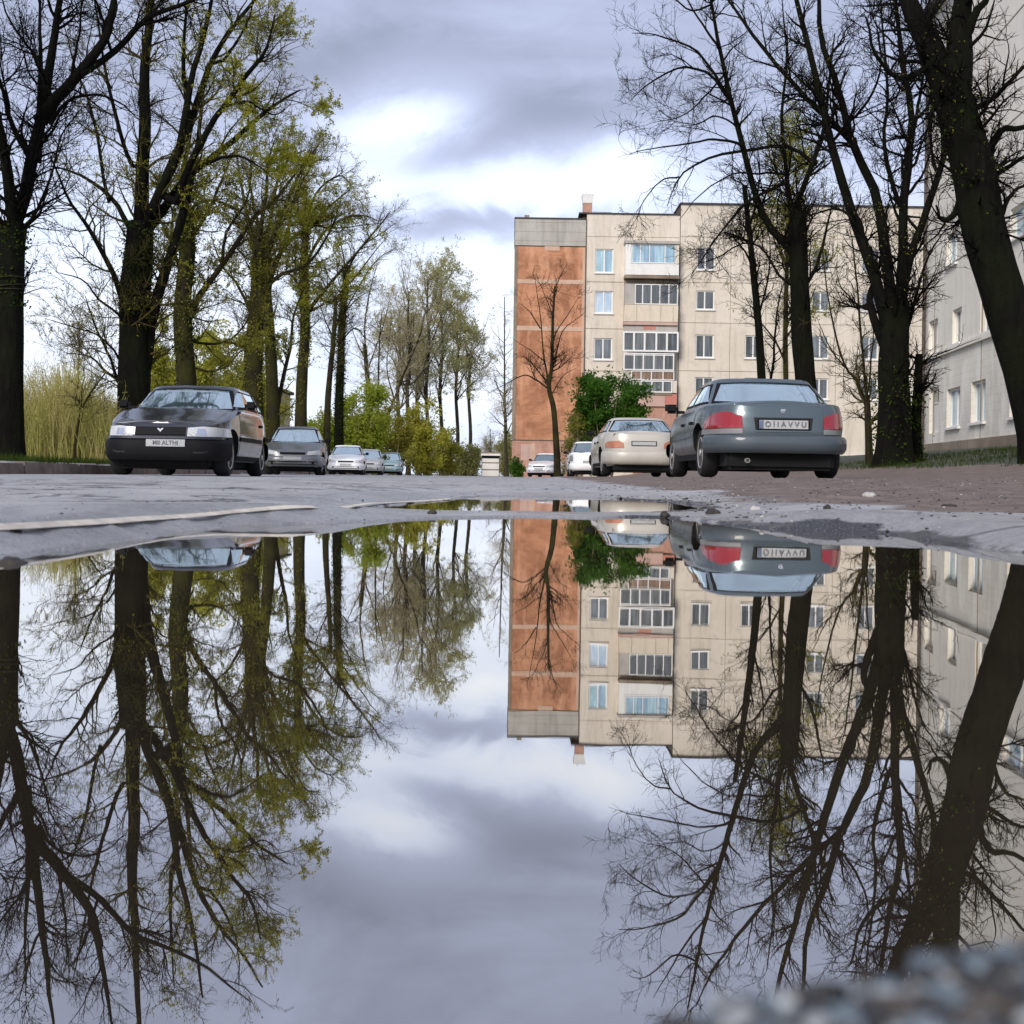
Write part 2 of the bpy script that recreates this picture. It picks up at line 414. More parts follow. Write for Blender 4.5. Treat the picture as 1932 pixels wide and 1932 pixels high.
    gr = t.ramp(n1, [(.3,(.022,.028,.010)),(.55,(.045,.055,.016)),(.75,(.08,.07,.035))])
    f_d = t.mr(t.math('ADD', A('dirt'), t.math('MULTIPLY', t.math('SUBTRACT', dn,.5),.9)), .4,.62,0,1)
    f_g = t.mr(t.math('ADD', A('grass'), t.math('MULTIPLY', t.math('SUBTRACT', n1,.5),.7)), .4,.6,0,1)
    c = t.mix(f_d, asp, di); c = t.mix(f_g, c, gr)
    f_w = t.mr(t.math('ADD', A('wet'), t.math('MULTIPLY', t.math('SUBTRACT', n1,.5),.7)), .35,.65,0,1)
    c = t.mix(t.math('MULTIPLY',f_w,.30), c, (.07,.074,.082))
    f_m = t.mr(t.math('ADD', A('mud'), t.math('MULTIPLY', t.math('SUBTRACT', n2,.5),.8)), .35,.6,0,1)
    c = t.mix(f_m, c, (.016,.014,.012))
    rough = t.mr(f_w,0,1,.66,.24); rough = t.math('ADD', rough, t.math('MULTIPLY', f_g,.2))
    n5 = t.noise(p, 240, 3,.7); c = t.mix(t.mr(n5,.52,.72,0,.5), c, (.50,.53,.56)); c = t.mix(t.mr(n5,.30,.44,.55,0), c, (.06,.06,.065))
    h = t.math('ADD', t.math('ADD', n2, t.math('MULTIPLY', n5,.7)), t.math('MULTIPLY', crack,-1.2)); h = t.math('ADD', h, t.math('MULTIPLY', dn,.8))
    t.bsdf(c, rough, t.bump(h,.7,.007))
    tag(link('ground', me, t.m), kind='structure')
build_ground()

# water
def build_water():
    t = NT('water'); p = t.pos()
    n = t.noise(p, 9, 3); n2 = t.noise(t.mapping(p,(1,.35,1)), 2.2, 2)
    h = t.math('ADD', t.math('MULTIPLY',n,.25), n2)
    nm = t.bump(h,.05,.006)
    mud = t.ramp(t.noise(p,2.5,5), [(.3,(.022,.017,.011)),(.7,(.060,.046,.030))])
    dif = t.n('ShaderNodeBsdfDiffuse', i_Color=mud)
    gl = t.n('ShaderNodeBsdfGlossy', i_Color=(1.0,.985,.96), i_Roughness=.0, i_Normal=nm)
    fr = t.n('ShaderNodeFresnel', i_IOR=1.33, i_Normal=nm).outputs[0]
    f = t.math('ADD', t.math('MULTIPLY', fr,.50), .50, True)
    mx = t.n('ShaderNodeMixShader', i_0=f); t.t.links.new(dif.outputs[0], mx.inputs[1]); t.t.links.new(gl.outputs[0], mx.inputs[2])
    t.t.links.new(mx.outputs[0], t.out.inputs[0])
    xs = np.array([-1.3,-.4,.4,1.3]); ys = np.array([-1.3,0,1.5,3,7.2])
    X,Y = np.meshgrid(xs,ys); V = np.stack([X,Y,X*0],-1).reshape(-1,3)
    i = np.arange(4)[:,None]*4+np.arange(3)[None]
    me = np_mesh('puddle_water', V, np.stack([i,i+1,i+5,i+4],-1).reshape(-1,4))
    tag(link('puddle_water', me, t.m), kind='structure')
build_water()

# thin cream line along the asphalt
def ribbon(name, pts, wd, mat, dz=.004, n=110, kind='structure'):
    pts = np.array(pts,float); s = np.linspace(0,1,len(pts)); q = np.linspace(0,1,n)
    x = np.interp(q,s,pts[:,0]); y = np.interp(q,s,pts[:,1])
    k = np.ones(5)/5; x[2:-2]=np.convolve(x,k,'valid'); y[2:-2]=np.convolve(y,k,'valid')
    tx = np.gradient(x); ty=np.gradient(y); L=np.hypot(tx,ty); nx_,ny_ = -ty/L, tx/L
    W = wd*(1+.12*fbm(q*30,q*0+.5,3,91))
    rows=[]
    for o in (-.5,-.17,.17,.5):
        X=x+nx_*W*o; Y=y+ny_*W*o; Z=ground_h(X,Y); Zp=np.pad(Z,4,mode='edge'); Zs=np.convolve(Zp,np.ones(9)/9,'valid'); Zs=np.convolve(np.pad(Zs,8,mode='edge'),np.ones(17)/17,'valid')
        rows.append(np.stack([X,Y,Zs+dz],-1))
    V=np.stack(rows,1).reshape(-1,3); i=np.arange(n-1)[:,None]*4+np.arange(3)[None]
    me=np_mesh(name,V,np.stack([i,i+1,i+5,i+4],-1).reshape(-1,4),True)
    return tag(link(name,me,mat),kind=kind)
def mottled(name, col, under):
    t=NT(name); p=t.pos(); n=t.noise(p,16,6,.7)
    t.bsdf(t.mix(t.mr(n,.40,.55,0,1),under,col),.7,t.bump(t.noise(p,80,3),.4,.004)); return t.m
M['line_cream']=mottled('line_cream',(.66,.60,.50),(.45,.41,.35))
def strike(px,py,dmax=60.0):
    a,bq=ray(px,py); d=.4
    while d<dmax:
        if EYE+bq*d<gh(a*d,d): return (a*d,d)
        d*=1.004
    return (a*d,d)
LN=[strike(*q) for q in ((-60,1004),(0,998),(90,995),(180,991),(260,985),(340,978),(420,971),(500,966),(560,960),(630,957),(700,953),(770,949),(850,944))]
ribbon('cream_line', LN, .021, M['line_cream'], .0045)

# kerb
def build_kerb():
    t=NT('kerb_stone'); o=t.pos(); n=t.noise(o,4,6,.65)
    c=t.ramp(n,[(.3,(.10,.075,.06)),(.55,(.19,.14,.115)),(.75,(.27,.22,.19))])
    t.bsdf(c,.85,t.bump(t.noise(o,30,4),.6,.01))
    b=MB(); y=2.0; k=0
    while y<110:
        L=1.0 if y<40 else 3.0
        x0=float(kerb_x(y)); x1=float(kerb_x(y+L-.02)); j=random.uniform(-.015,.015)
        z=.17+random.uniform(-.012,.012)
        vs=[(x0-.12+j,y,-.05),(x0+.02+j,y,-.05),(x0+j,y,z),(x0-.12+j,y,z),(x1-.12+j,y+L-.03,-.05),(x1+.02+j,y+L-.03,-.05),(x1+j,y+L-.03,z),(x1-.12+j,y+L-.03,z)]
        v=[b.bm.verts.new(q) for q in vs]
        for f in ((0,1,2,3),(7,6,5,4),(1,5,6,2),(3,2,6,7),(0,3,7,4),(0,4,5,1)): b.bm.faces.new([v[q] for q in f])
        y+=L
    o=b.build('kerb',t.m); tag(o,kind='structure')
build_kerb()
# ------------------------------------------------------------------ trees
def unit(a): return a/np.maximum(np.linalg.norm(a,axis=-1,keepdims=True),1e-9)
def catmull(pts, n):
    p = np.asarray(pts,float)
    if len(p)==2:
        t=np.linspace(0,1,n)[:,None]; return p[0]*(1-t)+p[1]*t
    q = np.vstack([2*p[0]-p[1], p, 2*p[-1]-p[-2]])
    seg = np.linspace(0,len(p)-1-1e-6,n); k=seg.astype(int); u=(seg-k)[:,None]
    a,b,c,d=q[k],q[k+1],q[k+2],q[k+3]
    return .5*((2*b)+(-a+c)*u+(2*a-5*b+4*c-d)*u*u+(-a+3*b-3*c+d)*u**3)
class Tubes:
    def __init__(s): s.V=[]; s.F=[]; s.o=0
    def add(s, pts, rad, sides, lump=0.0):
        pts=np.asarray(pts,float); rad=np.asarray(rad,float)
        if pts.ndim==2: pts=pts[None]; rad=rad[None]
        B,N,_=pts.shape
        T=unit(np.gradient(pts,axis=1))
        mean=unit(T.mean(1))
        ref=np.where(np.abs(mean[:,2:3])>.7, np.array([[1.,0,0]]), np.array([[0,0,1.]]))[:,None,:]
        a=unit(np.cross(T,ref)); b=np.cross(T,a)
        an=np.arange(sides)*2*np.pi/sides
        rr=rad[:,:,None]*np.ones(sides)
        if lump>0:
            zz=pts[:,:,2][:,:,None]; ph=pts[:,:1,0][:,:,None]*7
            rr=rr*(1+lump*(np.sin(an*3+zz*.9+ph)+.7*np.sin(an*5-zz*1.7+ph*2)+.5*np.sin(an*8+zz*3.1)) )
        ring=pts[:,:,None,:]+rr[...,None]*(a[:,:,None,:]*np.cos(an)[:,None]+b[:,:,None,:]*np.sin(an)[:,None])
        s.V.append(ring.reshape(-1,3))
        base=(np.arange(B)*N*sides)[:,None,None]+(np.arange(N-1)*sides)[None,:,None]+s.o
        k=np.arange(sides)[None,None,:]; k2=(k+1)%sides
        s.F.append(np.stack([base+k,base+k2,base+sides+k2,base+sides+k],-1).reshape(-1,4))
        s.o+=B*N*sides
    def build(s,name,mat,parent=None):
        if not s.V: return None
        return link(name,np_mesh(name,np.vstack(s.V),np.vstack(s.F),True),mat,parent)
def sample(pts, rad, n, tmin, rg, tmax=1.0):
    B,N,_=pts.shape
    L=np.linalg.norm(np.diff(pts,axis=1),axis=2).sum(1)
    idx=rg.choice(B,n,p=L/L.sum()); t=rg.uniform(tmin,tmax,n)
    f=t*(N-1); k=np.minimum(f.astype(int),N-2); u=(f-k)
    p=pts[idx,k]*(1-u)[:,None]+pts[idx,k+1]*u[:,None]
    tan=unit(pts[idx,k+1]-pts[idx,k]); r=rad[idx,k]*(1-u)+rad[idx,k+1]*u
    return idx,t,p,tan,r,L[idx]
def grow(par, prad, n, tmin, lens, ang, npts, wig, trop, rg, rfac=.55, rmax=.08, rtip=.003, lfall=.6, rmin=.004):
    idx,t,p,tan,r,L=sample(par,prad,n,tmin,rg)
    rnd=unit(rg.normal(size=(n,3))); perp=unit(np.cross(tan,rnd))
    a=R(1)*rg.uniform(ang[0],ang[1],n)[:,None]
    d=tan*np.cos(a)+perp*np.sin(a)
    ln=rg.uniform(lens[0],lens[1],n)*(1-lfall*t*.6)
    pts=np.zeros((n,npts,3)); pts[:,0]=p
    step=(ln/(npts-1))[:,None]
    bend=rg.normal(size=(n,3))*wig*.7
    for i in range(1,npts):
        d=unit(d+rg.normal(size=(n,3))*wig+bend*.35+np.array([0,0,trop]))
        pts[:,i]=pts[:,i-1]+d*step
    r0=np.clip(r*rfac,rmin,rmax)
    u=np.linspace(0,1,npts)[None]
    rad=r0[:,None]*(1-u)+np.minimum(rtip,r0[:,None])*u
    return pts,rad
def quads(P_, size, rg, up=.0, asp=.5):
    n=len(P_)
    a=unit(rg.normal(size=(n,3))+np.array([0,0,up])); b=unit(np.cross(a,rg.normal(size=(n,3))))
    s=(size*rg.uniform(.6,1.3,n))[:,None]
    v=np.stack([P_, P_+a*s*.5+b*s*asp*.5, P_+a*s, P_+a*s*.5-b*s*asp*.5],1).reshape(-1,3)
    f=(np.arange(n)*4)[:,None]+np.arange(4)[None]
    return v,f
def tree(name, label, d, trunk, r0, limbs=(), seed=1, r1=None, l1=(60,(.9,2.2)), l2=(327,(.4,1.1)), l3=(1800,(.18,.5)), l4=None,
         mb='bark_dark', mt='twig_dark', leaf=None, nleaf=0, lsize=.04, leaf_lim=None, ivy=None, auto=0, autolen=(2,4), autoang=(25,55),
         group='trees lining the street', flare=1.5, wig=.16, trop=.05, tmin=.12, depthvar=.5, clump=0.0, lf=.74, sides=14, cat='tree', lump=.05):
    rg=np.random.default_rng(seed)
    root_xy=P(trunk[0][0],trunk[0][1],d)[:2]
    gz=gh(*root_xy)
    o=empty(name,(root_xy[0],root_xy[1],gz)); tag(o,label,cat,group)
    org=np.array([root_xy[0],root_xy[1],gz])
    known=[(q[0],q[1],0.0) for a_,b_ in zip(trunk[:-1],trunk[1:]) for q in [(a_[0]+(b_[0]-a_[0])*w_,a_[1]+(b_[1]-a_[1])*w_) for w_ in (0,.25,.5,.75,1)]]
    def to3(pp, kz):
        # a limb starts at the depth of whatever it grows from
        near=min(known,key=lambda q:(q[0]-pp[0][0])**2+(q[1]-pp[0][1])**2) if known else (0,0,0)
        b0=near[2]; out=[]; track=[]; acc=0; prev=None
        if kz!=0.0 and 2<math.hypot(near[0]-pp[0][0],near[1]-pp[0][1])<60: pp=[(near[0],near[1])]+list(pp)
        for q in pp:
            if prev is not None: acc+=math.hypot(q[0]-prev[0],q[1]-prev[1])/FPX*d
            prev=q
            out.append(P(q[0],q[1],d+b0+kz*acc)); track.append((q[0],q[1],b0+kz*acc))
        for a_,b_ in zip(track[:-1],track[1:]):
            for w_ in (.0,.2,.4,.6,.8): known.append(tuple(a_[i]+(b_[i]-a_[i])*w_ for i in range(3)))
        return np.array(out)-org
    tp=np.array([P(q[0],q[1],d) for q in trunk])-org
    tp[0,2]=-.25
    if tp.shape[0]>1 and tp[1,2]<.3: tp[1,2]=.5
    NT_=26; tr=catmull(tp,NT_)
    hgt=tr[:,2]; u=np.linspace(0,1,NT_)
    re=r1 if r1 else r0*.45
    rad=r0*(1-u)+re*u
    rad=rad*(1+(flare-1)*np.exp(-np.clip(hgt+.1,0,None)/.35))
    T=Tubes(); T.add(tr,rad,sides,lump)
    NL=16; LP=[]; LR=[]
    LP.append(catmull(tr,NL)); LR.append(np.interp(np.linspace(0,1,NL),u,rad))
    for lm in limbs:
        pp,lr=lm[0],lm[1]
        kz=rg.uniform(-depthvar,depthvar) if len(lm)<3 else (lm[2] or .01)
        l3d=catmull(to3(pp,kz),NL)
        jit=np.cumsum(rg.normal(size=(NL,3))*.012,axis=0); jit[0]=0
        l3d=l3d+jit
        lr=lr*lf; w=np.linspace(0,1,NL); lrad=lr*(1-w)**.8*.85+lr*.15
        T.add(l3d,lrad,max(8,sides-4),lump*.7)
        LP.append(l3d); LR.append(lrad)
    if auto:
        ap,ar=grow(tr[None],rad[None],auto,.3,autolen,autoang,NL,.10,.10,rg,.5,r0*.5,.012,.5)
        T.add(ap,ar,8); LP+=list(ap); LR+=list(ar)
    T.build('trunk',M[mb],o)
    LP=np.array(LP); LR=np.array(LR)
    C=Tubes()
    # twigs leave the trunk only high up
    tpart=LP.copy(); 
    k0=int(NL*.35); tpart[0]=catmull(tr[int(NT_*.4):],NL); LR[0]=np.interp(np.linspace(.4,1,NL),u,rad)
    b1,r_1=grow(tpart,LR,l1[0],tmin,l1[1],(30,70),9,wig,trop,rg,.5,.034,.004)
    C.add(b1,r_1,6)
    b2,r_2=grow(np.concatenate([b1]),r_1,l2[0],.12,l2[1],(25,65),7,wig*1.15,trop,rg,.6,.013,.003)
    C.add(b2,r_2,4)
    b3,r_3=grow(b2,r_2,l3[0],.1,l3[1],(20,65),5,wig*1.2,trop*.6,rg,.7,.0065,.002)
    C.add(b3,r_3,3)
    last,lr_=b3,r_3
    if l4:
        b4,r_4=grow(b3,r_3,l4[0],.1,l4[1],(20,65),4,wig*1.2,trop*.5,rg,.8,.006,.002)
        C.add(b4,r_4,3); last,lr_=b4,r_4
    C.build('crown',M[mt],o)
    if nleaf:
        # leaves gather on some twig families so the crown is uneven
        key=vnoise(last[:,0,0]*.9+50,last[:,0,2]*.9+50,seed)+.25*vnoise(last[:,0,1]*1.3+9,last[:,0,0]*1.3+70,seed+3)
        if leaf_lim is not None:
            ok=leaf_lim(last[:,0]+org)*1.0
        else: ok=np.ones(len(last))
        w=ok*np.clip(key-.35,.02,None)**(1+clump); w=w/w.sum()
        ii=rg.choice(len(last),nleaf,p=w); kk=rg.uniform(.2,1,nleaf)*(last.shape[1]-1); k=np.minimum(kk.astype(int),last.shape[1]-2)
        pos=last[ii,k]*(1-(kk-k))[:,None]+last[ii,k+1]*(kk-k)[:,None]+rg.normal(size=(nleaf,3))*.02
        v,f=quads(pos,lsize,rg,.4)
        link('leaves',np_mesh('leaves',v,f),M[leaf],o)
    if ivy:
        n,t0,t1,mat=ivy
        idx,t,p,tan,r,L=sample(tr[None],rad[None],n,t0,rg,t1)
        dirs=unit(np.cross(tan,rg.normal(size=(n,3))))
        keep=vnoise(t*14,np.arctan2(dirs[:,1],dirs[:,0])*1.5+5,seed+5)>.38
        pos=p+dirs*(r*1.0+rg.exponential(.045,n))[:,None]; pos=pos[keep]
        v,f=quads(pos,.05 if d<32 else .08,rg,-.2,.8)
        link('ivy',np_mesh('ivy',v,f),M[mat],o)
    return o

# --- left row
tree('bare_tree','massive dark forked tree at the far left of the street beside the grass kerb',21.5,
 [(18,868),(20,780),(19,680),(20,580),(22,480),(26,420)],.225,
 [([(24,440),(10,330),(-8,230),(-30,120),(-40,0),(-50,-150)],.16),
  ([(26,430),(50,370),(62,300),(78,220),(92,140),(108,60),(122,-20),(140,-140)],.19,.05),
  ([(80,225),(110,180),(150,140),(195,85),(212,40),(228,-30),(250,-140)],.17,-.1),
  ([(150,142),(215,95),(270,35),(330,12),(420,-30),(500,-90)],.085),
  ([(60,300),(30,250),(12,200),(0,140),(-20,60)],.07),
  ([(70,300),(68,200),(72,120),(68,40),(70,-80)],.09),
  ([(100,230),(118,205),(165,186),(225,200),(262,236)],.055,.15),
  ([(92,170),(70,110),(40,70),(10,20),(-10,-60)],.05),
  ([(130,160),(140,90),(150,30),(160,-60)],.05),
  ([(38,440),(70,400),(95,330),(110,250),(150,190)],.05)],
 seed=11,l1=(120,(.7,2.0)),l2=(780,(.35,.95)),l3=(4200,(.15,.45)),r1=.21,leaf='leaf_ivy',nleaf=900,lsize=.05,ivy=(700,.6,1.0,'leaf_ivy'),lump=.06,flare=1.25)
tree('spring_tree','tall broad dark trunked tree with spring leaves behind the black hatchback',28.5,
 [(253,800),(254,720),(254,640),(256,560),(262,480),(264,420)],.36,
 [([(263,440),(268,320),(272,240),(272,150),(278,80),(285,0),(292,-120),(300,-220)],.24,.05),
  ([(270,430),(300,360),(330,300),(345,240),(360,150),(378,90),(395,10),(410,-90)],.17,-.1),
  ([(288,400),(328,310),(360,240),(380,176),(400,120),(440,60),(488,0),(530,-60)],.16),
  ([(335,380),(352,330),(400,236),(432,192),(480,124),(504,88),(516,24)],.13),
  ([(285,425),(310,392),(352,336),(400,296),(448,256),(480,224),(520,192),(562,170)],.16),
  ([(258,440),(238,420),(208,372),(152,332),(92,316)],.12),
  ([(245,640),(228,560),(192,472),(160,420),(130,380),(100,300)],.11),
  ([(204,372),(184,256),(164,180),(146,140),(120,40)],.065),
  ([(275,690),(284,600),(320,480),(345,400),(358,340),(372,270),(380,180)],.21),
  ([(250,310),(225,240),(205,150),(190,60),(170,-60)],.08),
  ([(238,745),(222,720),(200,706),(167,680),(123,676)],.075),
  ([(228,740),(205,680),(187,640),(168,590),(160,560)],.06),
  ([(245,620),(222,590),(185,560),(150,520),(105,505)],.055),
  ([(240,700),(215,660),(180,630),(130,612),(90,600)],.05),
  ([(350,330),(420,300),(470,305),(520,345)],.06),
  ([(360,240),(350,150),(352,60),(365,-60)],.09),
  ([(430,200),(470,190),(520,215),(558,190)],.05),
  ([(400,120),(430,100),(470,30),(480,-60)],.06)],
 seed=12,l1=(230,(.6,1.9)),l2=(1482,(.3,.95)),l3=(9000,(.14,.42)),r1=.30,mb='bark_dark',mt='twig_olive',leaf='leaf_spring',nleaf=30000,lsize=.05,
 leaf_lim=lambda p:.25+1.5*(p[:,0]/p[:,1]*FPX+CX>330)*(1+1.5*(p[:,0]/p[:,1]*FPX+CX>450)),clump=1.2,ivy=(3000,.5,1.0,'leaf_ivy'),lump=.07,flare=1.3)
tree('spring_tree','dark trunked tree seen just above the black hatchback roof, forking low',36,
 [(354,800),(353,735),(347,640),(345,570),(352,480),(352,400)],.30,
 [([(360,600),(372,568),(416,508),(476,416),(516,384),(552,340),(602,278)],.15),
  ([(356,410),(368,384),(408,376),(460,400),(508,436)],.09),
  ([(352,420),(345,340),(360,260),(372,180)],.14),
  ([(350,520),(330,470),(325,400),(310,330)],.09),
  ([(352,640),(400,650),(440,640),(470,600),(500,540)],.07),
  ([(416,508),(430,440),(470,370),(480,300)],.07),
  ([(358,690),(390,700),(430,690),(460,660),(480,680)],.06),
  ([(350,460),(385,410),(420,330),(440,280)],.08)],
 seed=13,l1=(130,(.6,1.9)),l2=(780,(.3,.9)),l3=(4800,(.15,.45)),r1=.2,mb='bark_brown',mt='twig_olive',leaf='leaf_olive',nleaf=12000,lsize=.07,clump=1,ivy=(1500,.3,1,'leaf_ivy'))
tree('spring_tree','mossy thick yellow green trunk standing left of the silver car',44,
 [(478,850),(477,780),(478,700),(482,620),(486,540),(488,450)],.42,
 [([(486,560),(505,470),(530,400),(560,330),(590,285)],.15),([(486,500),(470,420),(455,340),(450,280)],.13),
  ([(488,460),(500,380),(505,310),(520,262)],.13),([(480,600),(450,540),(420,500),(400,440)],.10),
  ([(484,560),(530,520),(580,500),(620,440),(640,380)],.11),([(478,660),(440,650),(400,640),(370,610)],.07)],
 seed=14,l1=(120,(.6,2.0)),l2=(702,(.35,1)),l3=(4500,(.16,.5)),r1=.2,mb='bark_brown',mt='twig_olive',leaf='leaf_olive',nleaf=16000,lsize=.075,clump=1,ivy=(5000,.1,1,'leaf_olive'))
tree('spring_tree','leaning dark stemmed tree directly behind the silver car, second of its pair',48,
 [(517,850),(515,780),(513,700),(508,620),(502,540),(503,450)],.27,
 [([(505,560),(512,520),(540,460),(592,424),(624,388),(662,358)],.15),([(590,426),(620,432),(660,428),(714,420)],.07),
  ([(503,460),(520,350),(545,300),(575,282)],.13),([(503,480),(480,400),(470,330),(478,285)],.11),
  ([(520,780),(535,700),(548,640),(552,590),(570,540)],.14),([(540,462),(555,380),(590,310),(620,300)],.09)],
 seed=15,l1=(140,(.6,2.0)),l2=(780,(.3,.95)),l3=(5100,(.16,.5)),r1=.15,mb='bark_brown',mt='twig_olive',leaf='leaf_spring',nleaf=17000,lsize=.072,clump=1.5)
tree('spring_tree','straight ivy wrapped tree with yellow tips right of the silver car roof',56,
 [(568,850),(568,780),(571,700),(575,620),(573,540),(576,450),(580,400)],.29,
 [([(576,600),(592,572),(640,512),(704,440),(735,400)],.13),([(620,570),(640,560),(688,500),(732,444)],.09),
  ([(576,500),(610,440),(650,410),(690,405),(716,415)],.12),([(578,420),(600,360),(640,330),(664,350)],.11),
  ([(576,440),(560,380),(570,320),(590,290)],.1),([(576,520),(540,470),(520,420)],.08)],
 seed=16,l1=(150,(.6,2.0)),l2=(780,(.35,1)),l3=(4800,(.18,.5)),r1=.13,mb='bark_brown',mt='twig_olive',leaf='leaf_spring',nleaf=17000,lsize=.078,clump=1.5,ivy=(5000,.35,1,'leaf_olive'))
tree('bare_tree','slim leaning trunk just left of the dark ivy trunk',68,[(617,850),(618,780),(623,700),(630,630),(634,560)],.20,
 [([(628,650),(640,600),(660,560),(700,540)],.07),([(630,640),(610,590),(600,540)],.06)],
 seed=17,l1=(60,(.6,1.8)),l2=(312,(.35,1)),l3=(1500,(.2,.5)),mb='bark_brown',mt='twig_olive',leaf='leaf_olive',nleaf=900,lsize=.07)
tree('ivy_tree','dark straight ivy covered trunk standing behind the white saloon',70,[(640,870),(640,780),(642,700),(645,620),(650,550),(655,500)],.28,
 [([(645,640),(670,620),(690,640),(720,660)],.06),([(645,600),(680,560),(720,545)],.07),([(648,560),(620,520),(600,500)],.07),
  ([(652,520),(680,470),(720,440),(745,420)],.09),([(652,510),(640,450),(630,420)],.08),([(642,690),(610,650),(590,640)],.05),([(648,590),(700,500),(740,470)],.07)],
 seed=18,l1=(110,(.7,2.2)),l2=(624,(.4,1.1)),l3=(3300,(.2,.55)),r1=.12,mb='bark_dark',mt='twig_olive',ivy=(5000,.05,.95,'leaf_ivy'),leaf='leaf_olive',nleaf=1500,lsize=.07)
tree('bare_tree','three stemmed dark bare tree rising from the bright green bushes',92,[(709,875),(707,840),(700,780),(694,720),(688,650)],.26,
 [([(710,850),(714,780),(715,720),(718,640),(722,580)],.17),([(716,870),(728,800),(742,760),(765,700),(792,640),(805,580)],.20),
  ([(690,680),(672,640),(660,600)],.09),([(692,700),(720,620),(735,560)],.10),([(744,755),(730,700),(735,640),(740,590)],.09),
  ([(740,765),(700,730),(680,725)],.07),([(688,660),(690,600),(700,540),(712,500)],.12)],
 seed=19,l1=(130,(.9,2.8)),l2=(702,(.5,1.4)),l3=(3000,(.25,.7)),r1=.14,mb='bark_brown',mt='twig_brown',leaf='leaf_haze',nleaf=2000,lsize=.09,depthvar=.3)
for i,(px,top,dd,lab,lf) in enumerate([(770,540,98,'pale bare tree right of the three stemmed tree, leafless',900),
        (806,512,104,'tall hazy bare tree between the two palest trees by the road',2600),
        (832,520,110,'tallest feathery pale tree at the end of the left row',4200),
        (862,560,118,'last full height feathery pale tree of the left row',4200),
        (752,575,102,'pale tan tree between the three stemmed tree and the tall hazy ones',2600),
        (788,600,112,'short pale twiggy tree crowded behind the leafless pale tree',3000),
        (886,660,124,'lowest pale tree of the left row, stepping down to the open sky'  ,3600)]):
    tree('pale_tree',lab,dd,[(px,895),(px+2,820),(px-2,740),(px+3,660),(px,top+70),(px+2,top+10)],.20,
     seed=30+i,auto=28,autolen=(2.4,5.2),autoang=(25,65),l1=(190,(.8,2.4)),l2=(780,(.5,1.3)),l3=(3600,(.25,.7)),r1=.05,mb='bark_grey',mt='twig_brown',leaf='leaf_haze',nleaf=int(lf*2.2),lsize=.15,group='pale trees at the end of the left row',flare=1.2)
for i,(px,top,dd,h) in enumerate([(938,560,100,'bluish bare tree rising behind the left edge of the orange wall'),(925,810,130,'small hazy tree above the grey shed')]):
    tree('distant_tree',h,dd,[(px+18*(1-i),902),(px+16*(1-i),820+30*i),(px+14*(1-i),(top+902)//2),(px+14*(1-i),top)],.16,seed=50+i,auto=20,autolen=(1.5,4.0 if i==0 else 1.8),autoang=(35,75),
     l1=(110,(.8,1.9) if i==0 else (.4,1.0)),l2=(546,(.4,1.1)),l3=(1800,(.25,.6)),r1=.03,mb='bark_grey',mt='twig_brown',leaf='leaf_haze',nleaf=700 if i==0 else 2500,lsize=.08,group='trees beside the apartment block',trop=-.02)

# --- in front of the orange wall
tree('bare_tree','slender dark bare tree in front of the orange brick wall',58,[(1052,895),(1050,852),(1045,772),(1036,732),(1041,689),(1043,605),(1047,540)],.165,
 [([(1036,735),(1030,700),(1025,672),(1020,605),(1008,522)],.085),([(1043,690),(1050,660),(1061,622),(1101,589)],.07),
  ([(1037,735),(1010,715),(988,705),(950,725),(918,740)],.06),([(1023,680),(1000,660),(971,639)],.05),([(1047,545),(1058,520),(1071,495)],.045),
  ([(1043,600),(1030,560),(1012,520)],.05),([(1020,620),(1000,590),(978,570)],.045),([(1040,700),(1060,690),(1085,668)],.05),
  ([(1036,730),(1010,690),(985,668)],.045),([(1042,740),(1065,705),(1092,690)],.05),([(1043,640),(1070,600),(1095,560)],.05)],
 seed=61,l1=(70,(.5,1.5)),l2=(327,(.3,.9)),l3=(1320,(.2,.5)),r1=.04,mb='bark_brown',mt='twig_dark',group='trees beside the apartment block',depthvar=.25,flare=1.2)

# --- right row
tree('bare_tree','huge black leaning trunk at the right edge of the picture',17,
 [(1975,885),(1958,800),(1930,690),(1893,560),(1862,450),(1840,340),(1815,240),(1790,160)],.30,
 [([(1800,190),(1765,110),(1735,50),(1700,-20),(1650,-130)],.26,.1),
  ([(1795,180),(1812,110),(1820,50),(1832,-60),(1850,-200)],.23,0),
  ([(1850,330),(1866,290),(1890,243),(1935,232),(2000,200)],.085,0),
  ([(1815,100),(1835,50),(1862,0),(1900,-70)],.10),
  ([(1855,360),(1885,320),(1935,290),(2000,285)],.055),
  ([(1832,330),(1805,395),(1780,408),(1760,385)],.075,.2),
  ([(1885,420),(1920,360),(1960,340)],.05),
  ([(1760,100),(1745,130),(1700,150),(1660,110),(1640,40)],.06),
  ([(1830,200),(1880,160),(1930,110),(1990,60)],.05),
  ([(1780,130),(1760,200),(1750,260),(1772,330)],.05)],
 seed=71,lf=1.0,l1=(110,(.4,1.4)),l2=(546,(.25,.7)),l3=(2700,(.12,.32)),r1=.25,group='trees on the right verge',leaf='leaf_olive',nleaf=700,lsize=.035,ivy=(500,.7,1,'leaf_ivy'),lump=.06,flare=1.2,sides=18)
